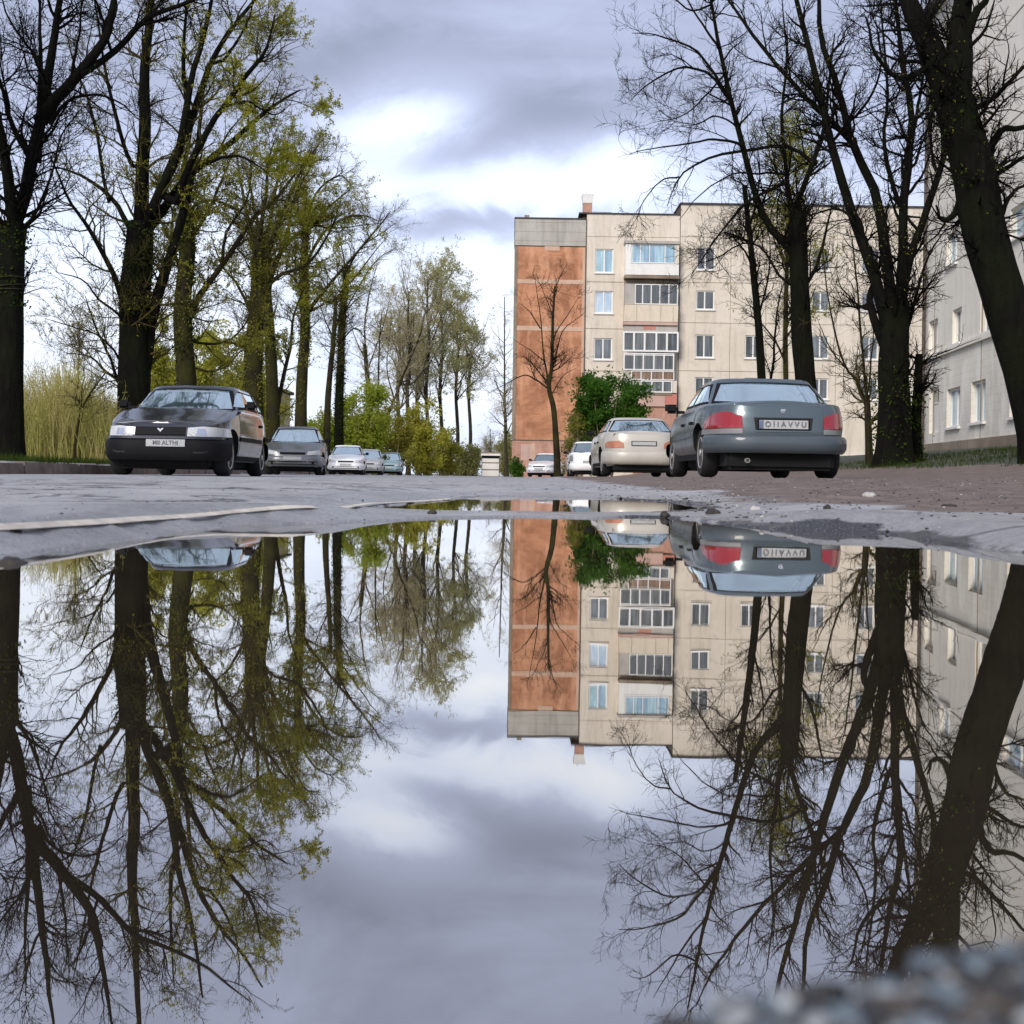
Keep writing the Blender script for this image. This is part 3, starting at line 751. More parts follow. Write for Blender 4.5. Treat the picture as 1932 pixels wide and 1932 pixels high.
tree('bare_tree','many stemmed black tree on the grass between the blue grey saloon and the white house',24,
 [(1684,885),(1684,820),(1684,760),(1684,700),(1688,630),(1690,570)],.30,
 [([(1682,640),(1662,560),(1645,498),(1615,412),(1580,303),(1563,243),(1541,143),(1511,26),(1498,-26),(1480,-120)],.17,.05),
  ([(1688,590),(1672,480),(1658,377),(1615,282),(1589,182),(1554,78),(1550,0),(1545,-100)],.16,.12),
  ([(1694,590),(1701,477),(1701,390),(1714,282),(1719,195),(1700,100),(1690,0),(1680,-100)],.15,-.05),
  ([(1698,590),(1714,498),(1745,412),(1775,303),(1772,240),(1760,170)],.14,-.15),
  ([(1612,272),(1570,232),(1528,195),(1476,139),(1433,87),(1398,35),(1372,0),(1340,-70)],.085),
  ([(1645,470),(1636,455),(1606,407),(1571,390),(1528,403),(1490,395)],.055),
  ([(1672,660),(1650,600),(1640,560),(1652,520),(1662,460)],.14),
  ([(1702,400),(1680,330),(1668,260),(1678,180),(1668,60),(1660,-60)],.07),
  ([(1716,290),(1730,220),(1740,140),(1735,40),(1740,-60)],.06),
  ([(1700,660),(1722,600),(1742,520),(1762,470),(1790,430)],.06),
  ([(1560,240),(1540,200),(1500,180),(1460,200)],.04),
  ([(1600,230),(1640,180),(1660,110),(1650,20)],.05)],
 seed=72,l1=(190,(.5,1.8)),l2=(1092,(.3,.9)),l3=(6000,(.13,.4)),r1=.26,group='trees on the right verge',leaf='leaf_olive',nleaf=2500,lsize=.04,lump=.08,flare=1.55,sides=18,
 ivy=(1200,.0,.6,'leaf_ivy'))
tree('ivy_stump','short mossy side stem pressed against the many stemmed tree',24.6,[(1727,880),(1727,800),(1731,730),(1734,668)],.11,
 [([(1733,690),(1745,676),(1790,655),(1852,632)],.03,.1),([(1733,720),(1725,700),(1718,680)],.03)],
 seed=73,l1=(14,(.3,.9)),l2=(46,(.2,.5)),l3=(156,(.1,.25)),r1=.07,group='trees on the right verge',ivy=(900,.02,.6,'leaf_ivy'),flare=1.7,cat='tree')
tree('bare_tree','black spreading tree rising behind the roof of the blue grey saloon',30,
 [(1524,885),(1522,800),(1520,735),(1515,650),(1510,560),(1506,470),(1505,400)],.27,
 [([(1508,510),(1490,470),(1454,433),(1424,368),(1398,260),(1376,182),(1355,87),(1337,0),(1320,-80)],.15,0),
  ([(1505,410),(1511,368),(1537,303),(1554,243),(1560,160),(1575,60)],.12),
  ([(1504,420),(1485,370),(1478,310),(1470,220),(1480,120),(1470,0)],.10),
  ([(1537,310),(1485,277),(1407,286),(1337,299),(1281,334),(1255,390)],.075,.2),
  ([(1470,350),(1440,365),(1398,390),(1337,468),(1307,520)],.065,-.2),
  ([(1376,186),(1337,134),(1281,126),(1225,156),(1196,190)],.06),
  ([(1372,176),(1340,125),(1302,87),(1238,65),(1192,60)],.06),
  ([(1398,277),(1360,265),(1320,269),(1246,282),(1181,295)],.055),
  ([(1500,540),(1470,520),(1440,470),(1400,460),(1350,490),(1310,500)],.055),
  ([(1508,560),(1540,500),(1560,430),(1570,360)],.07),
  ([(1355,90),(1320,40),(1290,-10),(1260,-60)],.05),
  ([(1366,140),(1330,180),(1290,220),(1230,235)],.045),
  ([(1340,10),(1300,20),(1250,-20),(1215,-20)],.045),
  ([(1390,240),(1350,220),(1310,235),(1240,220)],.04),
  ([(1480,330),(1430,330),(1380,335),(1320,370),(1280,420)],.045),
  ([(1281,334),(1250,340),(1215,380),(1200,430)],.03)],
 seed=74,l1=(200,(.5,1.9)),l2=(1053,(.3,.95)),l3=(5400,(.14,.45)),r1=.20,group='trees on the right verge',lump=.07,flare=1.3,leaf='leaf_olive',nleaf=900,lsize=.045)
tree('bare_tree','thin dark leaning trunk left of the spreading tree behind the blue grey saloon',33,
 [(1442,880),(1440,780),(1437,715),(1432,620),(1422,520),(1414,440),(1404,350)],.135,
 [([(1430,600),(1445,540),(1452,480),(1448,420)],.05),([(1420,500),(1395,460),(1365,440),(1335,470)],.04),([(1412,430),(1425,370),(1430,310),(1420,250)],.05),
  ([(1450,720),(1458,640),(1465,570),(1480,520)],.06)],
 seed=75,l1=(60,(.4,1.3)),l2=(296,(.25,.7)),l3=(1560,(.13,.38)),r1=.06,group='trees on the right verge',flare=1.2)
tree('leafy_tree','tree with faint green spring haze behind the black spreading tree',40,
 [(1486,890),(1484,780),(1482,640),(1484,520),(1488,420),(1482,330)],.10,seed=76,auto=16,autolen=(1.6,3.6),autoang=(15,45),
 l1=(110,(.6,1.7)),l2=(585,(.35,.9)),l3=(3000,(.16,.45)),r1=.04,mb='bark_brown',mt='twig_olive',leaf='leaf_spring',nleaf=9000,lsize=.075,clump=1,group='trees on the right verge')
tree('slim_tree','slim many stemmed bare tree right behind the blue grey saloon tail, before the cream wall',27,
 [(1641,885),(1638,820),(1635,745)],.085,
 [([(1636,770),(1615,715),(1592,689),(1572,629),(1552,522),(1548,455)],.055),([(1635,750),(1627,672),(1617,572),(1605,472),(1600,420)],.05),
  ([(1637,760),(1645,700),(1652,640),(1648,560)],.04),([(1590,688),(1560,640),(1545,600)],.03),([(1617,580),(1590,540),(1580,500)],.03)],
 seed=77,l1=(60,(.35,1.1)),l2=(273,(.2,.6)),l3=(1080,(.12,.35)),r1=.06,mb='bark_brown',mt='twig_olive',group='trees on the right verge',flare=1.2)
tree('sapling','thin curved sapling in the dry reeds left of the black hatchback',27,
 [(141,880),(142,840),(152,780),(172,740),(198,705)],.035,[([(150,790),(146,740),(150,700),(148,660)],.02)],
 seed=78,l1=(24,(.3,.9)),l2=(93,(.2,.5)),l3=(300,(.1,.3)),r1=.015,mb='bark_brown',mt='twig_olive',flare=1.1)
tree('bare_tree','far background bare tree seen between the trunks at the left edge',60,[(150,880),(152,800),(148,720),(150,640)],.09,seed=79,auto=14,autolen=(1.5,3.5),
 l1=(60,(.6,1.6)),l2=(234,(.35,.9)),l3=(900,(.2,.5)),r1=.03,mb='bark_grey',mt='twig_brown',leaf='leaf_haze',nleaf=500,lsize=.08)

# wire strap round the left trunk
b=MB(); c=P(20,545,21.5); 
for k,(dz,rr) in enumerate(((0,.222),(.05,.220),(.16,.222))):
    b.bm.verts.ensure_lookup_table()
    n=28; pr=[]
    prof=[]
    ring=[]
    for q in range(n+1):
        a=q*2*math.pi/n; ring.append((c[0]+math.cos(a)*(rr+.012),c[1]+math.sin(a)*(rr+.012),c[2]+dz+.03*math.sin(a+k)))
    b.tube(ring,.010,6)
o=b.build('wire_strap',M['bark_grey']); tag(o,'grey wire strap wrapped round the leftmost trunk','strap')

# ------------------------------------------------------------------ shrubs
def shrub(name,label,px,base,top,w,d,leaf,n,size,seed,stems=14,group=None,mt='twig_brown',cat='shrub',round_=1.0,droop=0.0,bias=0.0,depth=None,ragged=.35):
    rg=np.random.default_rng(seed)
    x,y,_=P(px,base,d); z0=gh(x,y); H=(P(px,top,d)[2]-z0); W=w/FPX*d/2; D=depth or W
    o=empty(name,(x,y,z0)); tag(o,label,cat,group)
    ns=stems; pts=np.zeros((ns,7,3)); 
    a=rg.uniform(0,2*np.pi,ns); rr=np.sqrt(rg.uniform(0,1,ns))
    for i in range(7):
        t=i/6; pts[:,i,0]=np.cos(a)*rr*W*(.25+.6*t)+bias*W*t; pts[:,i,1]=np.sin(a)*rr*D*(.25+.6*t); pts[:,i,2]=-.1+H*t*(1-.45*rr**2*round_)*rg.uniform(.88,1.03,ns)*(1-droop*t*t*rr)
    pts+=np.cumsum(rg.normal(size=pts.shape)*.03*min(1,H/3),axis=1)
    T=Tubes(); rad=np.linspace(.03,.008,7)[None]*np.ones((ns,1)); T.add(pts,rad,5)
    b1,r1=grow(pts,rad,ns*10,.1,(H*.12,H*.30),(25,70),6,.2,.03-droop*.2,rg,.6,.014,.004); T.add(b1,r1,4)
    b2,r2=grow(b1,r1,ns*60,.1,(H*.05,H*.15),(25,70),4,.2,.0-droop*.3,rg,.7,.008,.003); T.add(b2,r2,3)
    T.build('stems',M[mt],o)
    allp=b2; L=len(allp)
    key=vnoise(allp[:,0,0]*1.7/max(W,.5)*2+60,allp[:,0,2]*1.7/max(W,.5)*2+60,seed)
    wgt=np.clip(key-ragged,.02,None); wgt/=wgt.sum()
    n=int(n*1.5); size*=1.45
    ii=rg.choice(L,n,p=wgt); kk=rg.integers(0,4,n)
    pos=allp[ii,kk]+rg.normal(size=(n,3))*size*.9
    v,f=quads(pos,size,rg,-droop*2,.55)
    link('leaves',np_mesh('leaves',v,f),M[leaf],o)
    return o
shrub('green_bush','dense dark green bush growing against the orange and cream walls',1140,890,690,132,60,'leaf_green',26000,.10,101,18,round_=.7,ragged=.3)
shrub('brown_bush','sparse browning bush at the foot of the orange wall',1090,893,770,66,59.3,'leaf_olive',3500,.07,102,14)
shrub('small_bush','small dark green bush at the left foot of the apartment block',974,904,858,26,77,'leaf_green',2500,.09,103,8)
GB='bushes along the left verge'
shrub('yellow_bush','yellow green weeping bush with a rounded top behind the black hatchback',400,880,556,215,62,'leaf_willow',36000,.10,110,22,group=GB,droop=.5,mt='twig_olive',ragged=.3)
shrub('yellow_bush','lighter yellow bush left of the weeping one, above the hatchback bonnet',305,880,590,120,60,'leaf_willow',17000,.10,111,16,group=GB,droop=.4,mt='twig_olive',ragged=.3)
shrub('yellow_bush','golden bush behind the mossy trunks, right of the weeping one',470,885,620,130,66,'leaf_willow',16000,.10,112,16,group=GB,droop=.3,mt='twig_olive')
shrub('bright_bush','bright green bush between the ivy wrapped tree and the dark ivy trunk',605,893,760,95,75,'leaf_bright',12000,.11,113,16,group=GB)
shrub('bright_bush','vivid green rounded bush directly right of the dark ivy trunk',685,893,728,92,80,'leaf_bright',18000,.12,114,18,group=GB,ragged=.2)
shrub('olive_bush','olive bush below the three stemmed bare tree',740,895,770,85,88,'leaf_olive',9000,.12,115,16,group=GB)
shrub('olive_bush','broad yellow olive bush between the three stemmed tree and the pale trees',795,897,765,90,94,'leaf_willow',13000,.13,116,18,group=GB)
shrub('olive_bush','low brownish bush at the foot of the feathery pale trees',840,899,815,70,102,'leaf_olive',6000,.13,117,16,group=GB)
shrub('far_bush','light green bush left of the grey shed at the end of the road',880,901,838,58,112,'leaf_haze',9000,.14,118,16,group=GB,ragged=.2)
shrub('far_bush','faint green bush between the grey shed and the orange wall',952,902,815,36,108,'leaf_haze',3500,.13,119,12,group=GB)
shrub('olive_bush','olive bush right of the reeds beside the black hatchback',196,880,752,95,34,'leaf_olive',15000,.055,120,20,group=GB,ragged=.2)
# dry reeds behind the kerb
def reeds():
    rg=np.random.default_rng(5); n=4200
    d=rg.uniform(27,36,n); px=rg.uniform(-60,225,n)
    x=(px-CX)/FPX*d; z=ground_h(x,d,False)
    h=rg.uniform(1.1,2.2,n)*(.75+.55*vnoise(px/28,d*.0,9))*np.where(px>150,.72,1)
    pts=np.zeros((n,6,3)); lean=rg.normal(size=(n,2))*.12; cur=rg.normal(size=(n,2))*.12
    for i in range(6):
        t=i/5; pts[:,i,0]=x+lean[:,0]*t*h+cur[:,0]*t*t*h; pts[:,i,1]=d+lean[:,1]*t*h+cur[:,1]*t*t*h; pts[:,i,2]=z-.05+h*t
    T=Tubes(); rad=np.linspace(.006,.003,6)[None]*rg.uniform(.6,1.5,n)[:,None]; T.add(pts,rad,3)
    b,r=grow(pts,rad,9000,.3,(.2,.6),(10,35),4,.15,.05,rg,.7,.005,.002); T.add(b,r,3)
    o=link('dry_reeds',np_mesh('dry_reeds',np.vstack(T.V),np.vstack(T.F),True),M['leaf_dry'])
    tag(o,kind='stuff'); 
    ii=rg.integers(0,len(b),22000); v,f=quads(b[ii,2]+rg.normal(size=(22000,3))*.05,.07,rg,.8,.25)
    o2=link('reed_foliage',np_mesh('reed_foliage',v,f),M['leaf_dry']); tag(o2,kind='stuff')
reeds()
def grass():
    rg=np.random.default_rng(6); P_=[]
    n=26000; d=np.concatenate([rg.uniform(12,30,n//2),rg.uniform(13,30,n//2)])
    xl=kerb_x(d[:n//2])-.2-rg.exponential(.9,n//2); xr=rg.uniform(6.3,13,n//2)
    x=np.concatenate([xl,xr]); k=vnoise(x*2.2+70,d*2.2,3)+.3*vnoise(x*9+70,d*9,4)
    ok=k>.52; x=x[ok]; d=d[ok]; z=ground_h(x,d,False); m=len(x)
    h=rg.uniform(.03,.11,m)*(.6+k[ok]*.6); a=rg.uniform(0,2*np.pi,m); w=.006
    lx=rg.normal(size=m)*.5*h; ly=rg.normal(size=m)*.5*h
    p0=np.stack([x-np.cos(a)*w,d-np.sin(a)*w,z-.01],-1); p1=np.stack([x+np.cos(a)*w,d+np.sin(a)*w,z-.01],-1)
    p2=np.stack([x+lx,d+ly,z+h],-1)
    v=np.stack([p0,p1,p2],1).reshape(-1,3); f=(np.arange(m)*3)[:,None]+np.arange(3)[None]
    tag(link('verge_grass',np_mesh('verge_grass',v,f),M['grass']),kind='stuff')
grass()
# ------------------------------------------------------------------ buildings
def wallgrid(x0,x1,z0,z1,holes,depth=.16,y=0.0):
    """front wall with rectangular openings and their reveals -> V,F"""
    xs=sorted({x0,x1,*[h[0] for h in holes],*[h[1] for h in holes]}); zs=sorted({z0,z1,*[h[2] for h in holes],*[h[3] for h in holes]})
    V=[];F=[]
    def q(a,b,c,d):
        i=len(V); V.extend([a,b,c,d]); F.append((i,i+1,i+2,i+3))
    for i in range(len(xs)-1):
        for j in range(len(zs)-1):
            cx,cz=(xs[i]+xs[i+1])/2,(zs[j]+zs[j+1])/2
            if any(h[0]<cx<h[1] and h[2]<cz<h[3] for h in holes): continue
            q((xs[i],y,zs[j]),(xs[i+1],y,zs[j]),(xs[i+1],y,zs[j+1]),(xs[i],y,zs[j+1]))
    for a,b,c,d in holes:
        e=y+depth
        q((a,y,c),(a,e,c),(b,e,c),(b,y,c)); q((a,y,d),(b,y,d),(b,e,d),(a,e,d))
        q((a,y,c),(a,y,d),(a,e,d),(a,e,c)); q((b,y,c),(b,e,c),(b,e,d),(b,y,d))
    return V,F
def grid_obj(name,V,F,mat,parent):
    me=bpy.data.meshes.new(name); me.from_pydata(V,[],F); me.update(); return link(name,me,mat,parent)

def plaster(name,c1,c2,panel=None,streak=.55,bump=.3):
    t=NT(name); o=t.obj(); n=t.noise(o,.55,5,.6); n2=t.noise(t.mapping(o,(3.2,3.2,.35)),1,5,.6); n3=t.noise(o,26,4)
    c=t.mix(t.mr(n,.35,.65,0,1),c1,c2)
    c=t.mix(t.math('MULTIPLY',t.mr(n2,.5,.75,0,1),streak),c,tuple(x*.55 for x in c1))
    n4=t.noise(o,1.7,6,.7)
    c=t.mix(t.math('MULTIPLY',t.mr(n4,.53,.68,0,1),.42),c,tuple(x*.62 for x in c2))
    c=t.mix(t.mr(n3,.4,.75,0,.22),c,tuple(x*.6 for x in c1))
    t.bsdf(c,.9,t.bump(n3,bump,.02)); return t.m
def brickm(name,c1,c2,mortar,bw=.25,bh=.078,stain=.5):
    t=NT(name); o=t.obj()
    s=t.n('ShaderNodeSeparateXYZ',i_0=o).outputs
    uv=t.n('ShaderNodeCombineXYZ',i_0=t.math('ADD',s[0],s[1]),i_1=s[2],i_2=0.0).outputs[0]
    br=t.n('ShaderNodeTexBrick',i_Vector=uv,i_Color1=(*c1,1),i_Color2=(*c2,1),i_Mortar=(*mortar,1),i_Scale=1.0)
    br.inputs['Brick Width'].default_value=bw; br.inputs['Row Height'].default_value=bh; br.inputs['Mortar Size'].default_value=.008
    n=t.noise(o,.42,7,.68,.6); n2=t.noise(o,18,4); n3=t.noise(t.mapping(o,(1,1,.3)),1.3,5)
    c=t.mix(t.math('MULTIPLY',t.mr(n,.42,.58,0,1),stain),br.outputs[0],tuple(x*.56 for x in c1))
    c=t.mix(t.math('MULTIPLY',t.mr(n3,.50,.64,0,1),.6),c,tuple(min(1,x*1.15+.07) for x in c2))
    c=t.mix(t.mr(n2,.35,.7,0,.25),c,tuple(x*.6 for x in c1))
    t.bsdf(c,.92,t.bump(t.math('ADD',br.outputs[1],t.math('MULTIPLY',n2,-.5)),-.35,.012)); return t.m
M['cream']=plaster('cream_panel',(.655,.58,.475),(.735,.665,.565))
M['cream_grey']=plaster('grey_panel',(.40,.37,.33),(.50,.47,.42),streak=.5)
M['orange_brick']=brickm('orange_brick',(.50,.21,.105),(.60,.29,.155),(.46,.30,.21),.5,.14,.85)
M['pink_brick']=brickm('pink_brick',(.45,.235,.17),(.52,.29,.21),(.50,.36,.28),.5,.14,.35)
M['light_band']=plaster('light_band',(.56,.37,.26),(.62,.44,.33),streak=.3)
M['corrugated']=plaster('corrugated_grey',(.40,.375,.33),(.48,.46,.41),streak=.5)
M['parapet_white']=plaster('parapet_white',(.80,.78,.74),(.86,.84,.80),streak=.45)
M['parapet_cream']=plaster('parapet_cream',(.66,.56,.43),(.72,.63,.50),streak=.3)
M['slab']=plaster('slab_concrete',(.20,.155,.11),(.34,.28,.21),streak=.6)
M['joint']=simple('joint_dark',(.10,.08,.065),.9)
M['roof_edge']=simple('roof_edge',(.05,.045,.045),.8)
M['red_panel']=plaster('red_panel',(.52,.19,.14),(.60,.27,.20),streak=.3)
M['pink_wall']=plaster('pink_wall',(.52,.34,.28),(.60,.42,.35),streak=.4)
M['whitewash']=brickm('whitewash',(.78,.735,.64),(.84,.79,.70),(.68,.63,.55),.62,.21,.3)
M['white_plaster']=plaster('white_plaster',(.80,.755,.66),(.86,.815,.72),streak=.4)
def pane(name,col,curt):
    t=NT(name); o=t.obj(); s=t.n('ShaderNodeSeparateXYZ',i_0=o).outputs
    w=t.noise(t.mapping(o,(5,5,.25)),1.2,3); n=t.noise(o,.8,3)
    c=t.mix(t.mr(w,.42,.60,0,curt),col,tuple(min(.8,x*2.2+.06) for x in col))
    c=t.mix(t.mr(n,.4,.65,0,.5),c,tuple(x*.6 for x in col))
    t.bsdf(c,.04,t.bump(n,.02,.05),IOR=1.9); return t.m
M['pane_blue_refl']=pane('pane_blue_refl',(.22,.36,.50),.6)  # sky reflection put into the blue base colour
M['pane_sky_refl']=pane('pane_sky_refl',(.36,.52,.68),.5)  # paler copy, brighter sky reflection in the base colour
M['pane_grey']=pane('pane_grey',(.09,.105,.115),.55)
M['pane_dark']=pane('pane_dark',(.045,.05,.05),.4)
M['pane_tan']=pane('pane_tan',(.20,.13,.09),.4)

def window(par, x0,x1,z0,z1, pm='pane_grey', y=.10, mull=(.5,), fw=.075, sill=True, transom=None, mat='white_metal', name='window'):
    b=MB(); f=fw
    b.box(x0,x1,y-.03,y+.06,z1-f,z1).box(x0,x1,y-.03,y+.06,z0,z0+f).box(x0,x0+f,y-.03,y+.06,z0+f,z1-f).box(x1-f,x1,y-.03,y+.06,z0+f,z1-f)
    for m in mull:
        xm=x0+(x1-x0)*m; b.box(xm-f*.55,xm+f*.55,y-.027,y+.055,z0+f,z1-f)
    if transom:
        zm=z0+(z1-z0)*transom; b.box(x0+f,x1-f,y-.024,y+.05,zm-f*.4,zm+f*.4)
    w=b.build(name,M[mat],par)
    p=MB().box(x0+f*.5,x1-f*.5,y+.02,y+.035,z0+f*.5,z1-f*.5).build('pane',M[pm],w)
    if sill: MB().box(x0-.06,x1+.06,-.09,y-.032,z0-.07,z0-.003).build('sill',M['white_metal'],w)
    return w

D0=80.0; S=90.6
ax,ay=ray(966,902); BX=ax*D0
def bx(cx): return (cx-220)/S
def bz(cy,cx=220): return (1740-(cy-(cx-220)*ROLL))/S
def apartment():
    root=empty('apartment_block',(BX,D0,0)); tag(root,'five storey panel apartment block with an orange brick end section and enclosed balconies','building')
    # --- brick end section
    zb=bz(1530); zt=bz(275); x1=bx(617)
    Vw,Fw=wallgrid(0,x1,zb+.06,bz(430),[]); 
    t_=MB(); t_.box(0,x1,0,10.5,zb+.06,bz(430)); t_.build('brick_wall',M['orange_brick'],root)
    MB().box(-.03,x1,-.03,10.52,-1,zb).build('plinth',M['pink_brick'],root)
    MB().box(-.05,x1,-.05,10.54,zb+.003,zb+.057).build('plinth_edge',M['joint'],root)
    b=MB(); z=bz(425)+.003; k=0
    while z<zt-.05:
        b.box(-.04-.012*(k%2),x1,-.04-.012*(k%2),10.5,z,min(z+.29,zt)); z+=.292; k+=1
    b.build('attic_band',M['corrugated'],root)
    for cy0,cy1 in ((616,640),(880,906)):
        MB().box(-.02,x1-.01,-.022,.05,bz(cy1),bz(cy0)).build('joint_band',M['light_band'],root)
    MB().box(x1-.17,x1-.012,-.018,.05,zb+.07,bz(432)).build('edge_band',M['light_band'],root)
    MB().box(-.06,.16,-.026,.05,zb+.07,bz(432)).build('corner_band',M['slab'],root)
    MB().box(bx(385),bx(470),-.016,.04,bz(452),bz(426)).build('patch',M['light_band'],root)
    w=MB().box(bx(268),bx(328),-.035,.05,bz(1640),bz(1550)).build('blocked_window',M['pink_wall'],root)
    MB().box(bx(328),bx(348),-.045,.05,bz(1640),bz(1545)).build('frame',M['light_band'],w)
    MB().box(-.09,x1+.03,-.09,10.6,zt+.003,zt+.10).build('roof_edge',M['roof_edge'],root)
    MB().box(x1+.0,x1+.055,-.05,.12,bz(1200),zt).build('downpipe',M['joint'],root)
    MB().box(bx(268),bx(296),.5,.85,zt+.1,zt+.36).build('vent',M['slab'],root)
    # chimney with metal cap
    cz=bz(255,620)
    ch=MB().box(bx(603),bx(655),.8,1.5,cz-.3,bz(170,620)).build('chimney',M['pink_brick'],root)
    b=MB(); z0,z1=bz(170,620)+.003,bz(124,620)
    pts0=[(bx(602),.77),(bx(656),.77),(bx(656),1.53),(bx(602),1.53)]; pts1=[(bx(597),.7),(bx(663),.7),(bx(663),1.6),(bx(597),1.6)]
    lo=[b.bm.verts.new((p[0],p[1],z0)) for p in pts0]; hi=[b.bm.verts.new((p[0],p[1],z1)) for p in pts1]
    for i in range(4): b.bm.faces.new((lo[i],lo[(i+1)%4],hi[(i+1)%4],hi[i]))
    b.bm.faces.new(lo[::-1]); b.bm.faces.new(hi)
    b.box(bx(596),bx(664),.69,1.61,z1+.002,z1+.05)
    b.build('chimney_cap',M['white_metal'],ch)
    MB().tube([(bx(620),1.1,z1+.05),(bx(620),1.1,z1+.22)],.018,6).build('rod',M['joint'],ch)
    MB().tube([(bx(660),1.2,bz(213,660)),(bx(760),1.2,bz(216,760)),(bx(860),1.2,bz(236,860))],.012,5).tube([(bx(862),1.2,bz(238,860)),(bx(862),1.2,bz(262,860))],.012,5).build('aerial',M['joint'],root)
    # --- cream facade with the openings
    xw0=x1+.058; xw1=26.0; zl=bz(250,800); xs=bx(1150)
    rowsA=[(445,580),(683,810),(950,1072),(1210,1330)]
    holes=[];wins=[]
    pmA=['pane_blue_refl','pane_sky_refl','pane_grey','pane_dark']
    for r,(a,c) in enumerate(rowsA):
        h=(bx(672),bx(776),bz(c,720),bz(a,720)); holes.append(h); wins.append((h,pmA[r],(.5,)))
    rowsB=[(440,565),(683,790),(932,1062),(1172,1290)]
    pmB=['pane_dark','pane_dark','pane_grey','pane_grey']
    for r,(a,c) in enumerate(rowsB):
        h=(bx(1246),bx(1350),bz(c,1300),bz(a,1300)); holes.append(h); wins.append((h,pmB[r],(.47,)))
    for cxl,cxr,sh in ((1526,1620,3),(1900,2000,6),(2180,2280,10)):
        for r,(a,c) in enumerate(rowsB):
            if cxl==1526 and r<2: continue
            h=(bx(cxl),bx(cxr),bz(c+sh,cxl),bz(a+sh,cxl)); holes.append(h); wins.append((h,pmB[(r+1)%4] if r else 'pane_grey',(.5,)))
    holesL=[h for h in holes if h[0]<xs]; holesR=[h for h in holes if h[0]>=xs]
    V,F=wallgrid(xw0,xs,-1,zl,holesL); grid_obj('wall',V,F,M['cream'],root)
    zr=bz(196,1200)
    V,F=wallgrid(xs+.03,xw1,-1,zr,holesR,.16,-.10); grid_obj('wall',V,F,M['cream'],root)
    b=MB(); b.box(xw0,xs,.35,10.4,-1,zl-.02); b.build('core',M['cream_grey'],root)
    MB().box(xs+.03,xw1,.30,10.4,-1,zr-.02).build('core',M['cream_grey'],root)
    MB().box(xs-.0,xs+.029,-.09,10.4,zl-6,zr).build('step_edge',M['joint'],root)
    MB().box(xw0-.5,xs-.01,-.07,10.45,zl+.003,zl+.09).build('roof_edge',M['roof_edge'],root)
    MB().box(xs-.05,xw1+.1,-.20,10.45,zr+.003,zr+.11).build('roof_edge',M['roof_edge'],root)
    for (h,pm,mu) in wins:
        o=window(root,*h,pm,.10 if h[0]<xs else .0,mu)
        if h[0]>=xs:
            for ch_ in o.children:
                if ch_.name.startswith('sill'): ch_.location.y-=.10
    # lighter surrounds on the left column
    # joints between the panels
    pj=lambda *q: MB().box(*q).build('panel_joint',M['slab'],root)
    for cy in (632,897,1136): pj(xw0+.02,bx(835),-.012,.02,bz(cy,720)-.018,bz(cy,720)+.018)
    for cy in (378,1305): pj(xw0+.02,xs-.05,-.010,.02,bz(cy,900)-.012,bz(cy,900)+.012)
    for cy in (382,640,868,1140): pj(xs+.05,xw1,-.112,-.08,bz(cy,1500)-.015,bz(cy,1500)+.015)
    for cx in (1440,1640,1738,2040): pj(bx(cx)-.012,bx(cx)+.012,-.109,-.08,.5,zr-.4)
    MB().box(xs+.05,xw1+.05,-.25,-.102,-1,1.7).build('plinth',M['cream_grey'],root)
    MB().box(bx(2490),bx(2560),-.6,-.26,-1,3.1).build('entrance_pier',M['parapet_white'],root)
    # --- balcony stack
    L,Rr=bx(838),bx(1138)
    def bal(name='balcony'):
        o=bpy.data.objects.new(name,None); COL.objects.link(o); o.parent=root; return o
    # top: recessed glazing over a white parapet
    o=bal(); Y=-.75
    MB().box(L,Rr,Y,0,bz(603,980),bz(540,980)).build('parapet',M['parapet_white'],o)
    MB().box(L-.04,Rr+.04,Y-.04,0,bz(622,980),bz(606,980)).build('slab',M['slab'],o)
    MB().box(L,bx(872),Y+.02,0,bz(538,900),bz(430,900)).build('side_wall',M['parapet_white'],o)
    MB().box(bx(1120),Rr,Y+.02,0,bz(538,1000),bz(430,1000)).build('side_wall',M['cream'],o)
    MB().box(L-.05,Rr+.05,Y-.06,0,bz(428,980),bz(412,980)).build('canopy',M['cream_grey'],o)
    window(o,bx(873),bx(1119),bz(537,1000),bz(431,1000),'pane_blue_refl',Y+.08,(.20,.41,.76),.05,False,name='glazing')
    # second: cream parapet, five dark panes
    o=bal()
    MB().box(L,Rr,-.30,0,bz(655,980),bz(625,980)).build('lintel',M['slab'],o)  # dark band, colours in the shading under the slab above
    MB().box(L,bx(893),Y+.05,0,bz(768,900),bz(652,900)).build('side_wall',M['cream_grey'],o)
    window(o,bx(894),bx(1136),bz(768,1010),bz(654,1010),'pane_dark',Y+.10,(.18,.38,.58,.79),.055,False,name='glazing')
    b=MB(); b.prism([(bx(833),bz(866,980)),(bx(1136),bz(866,980)),(Rr,bz(772,980)),(L,bz(772,980))],Y-.05,0); b.build('parapet',M['parapet_cream'],o)
    MB().box(bx(833),bx(1136),Y-.03,0,bz(884,980),bz(868,980)).build('slab',M['pink_wall'],o)
    for cx in (905,1040,1110): MB().box(bx(cx)-.008,bx(cx)+.008,Y-.056,Y-.03,bz(864,980),bz(776,980)).build('seam',M['joint'],o)
    # third: white framed glazing
    o=bal()
    MB().box(L,Rr,Y+.1,0,bz(920,980),bz(886,980)).build('lintel',M['cream_grey'],o)
    MB().box(bx(945),bx(1015),Y+.08,Y+.098,bz(908,980),bz(890,980)).build('stain_patch',M['red_panel'],o)
    window(o,bx(830),bx(1143),bz(1034,980),bz(921,980),'pane_grey',Y+.02,(.2,.39,.60,.79),.10,False,name='glazing')
    # fourth: gridded glazing down to the ground floor
    o=bal()
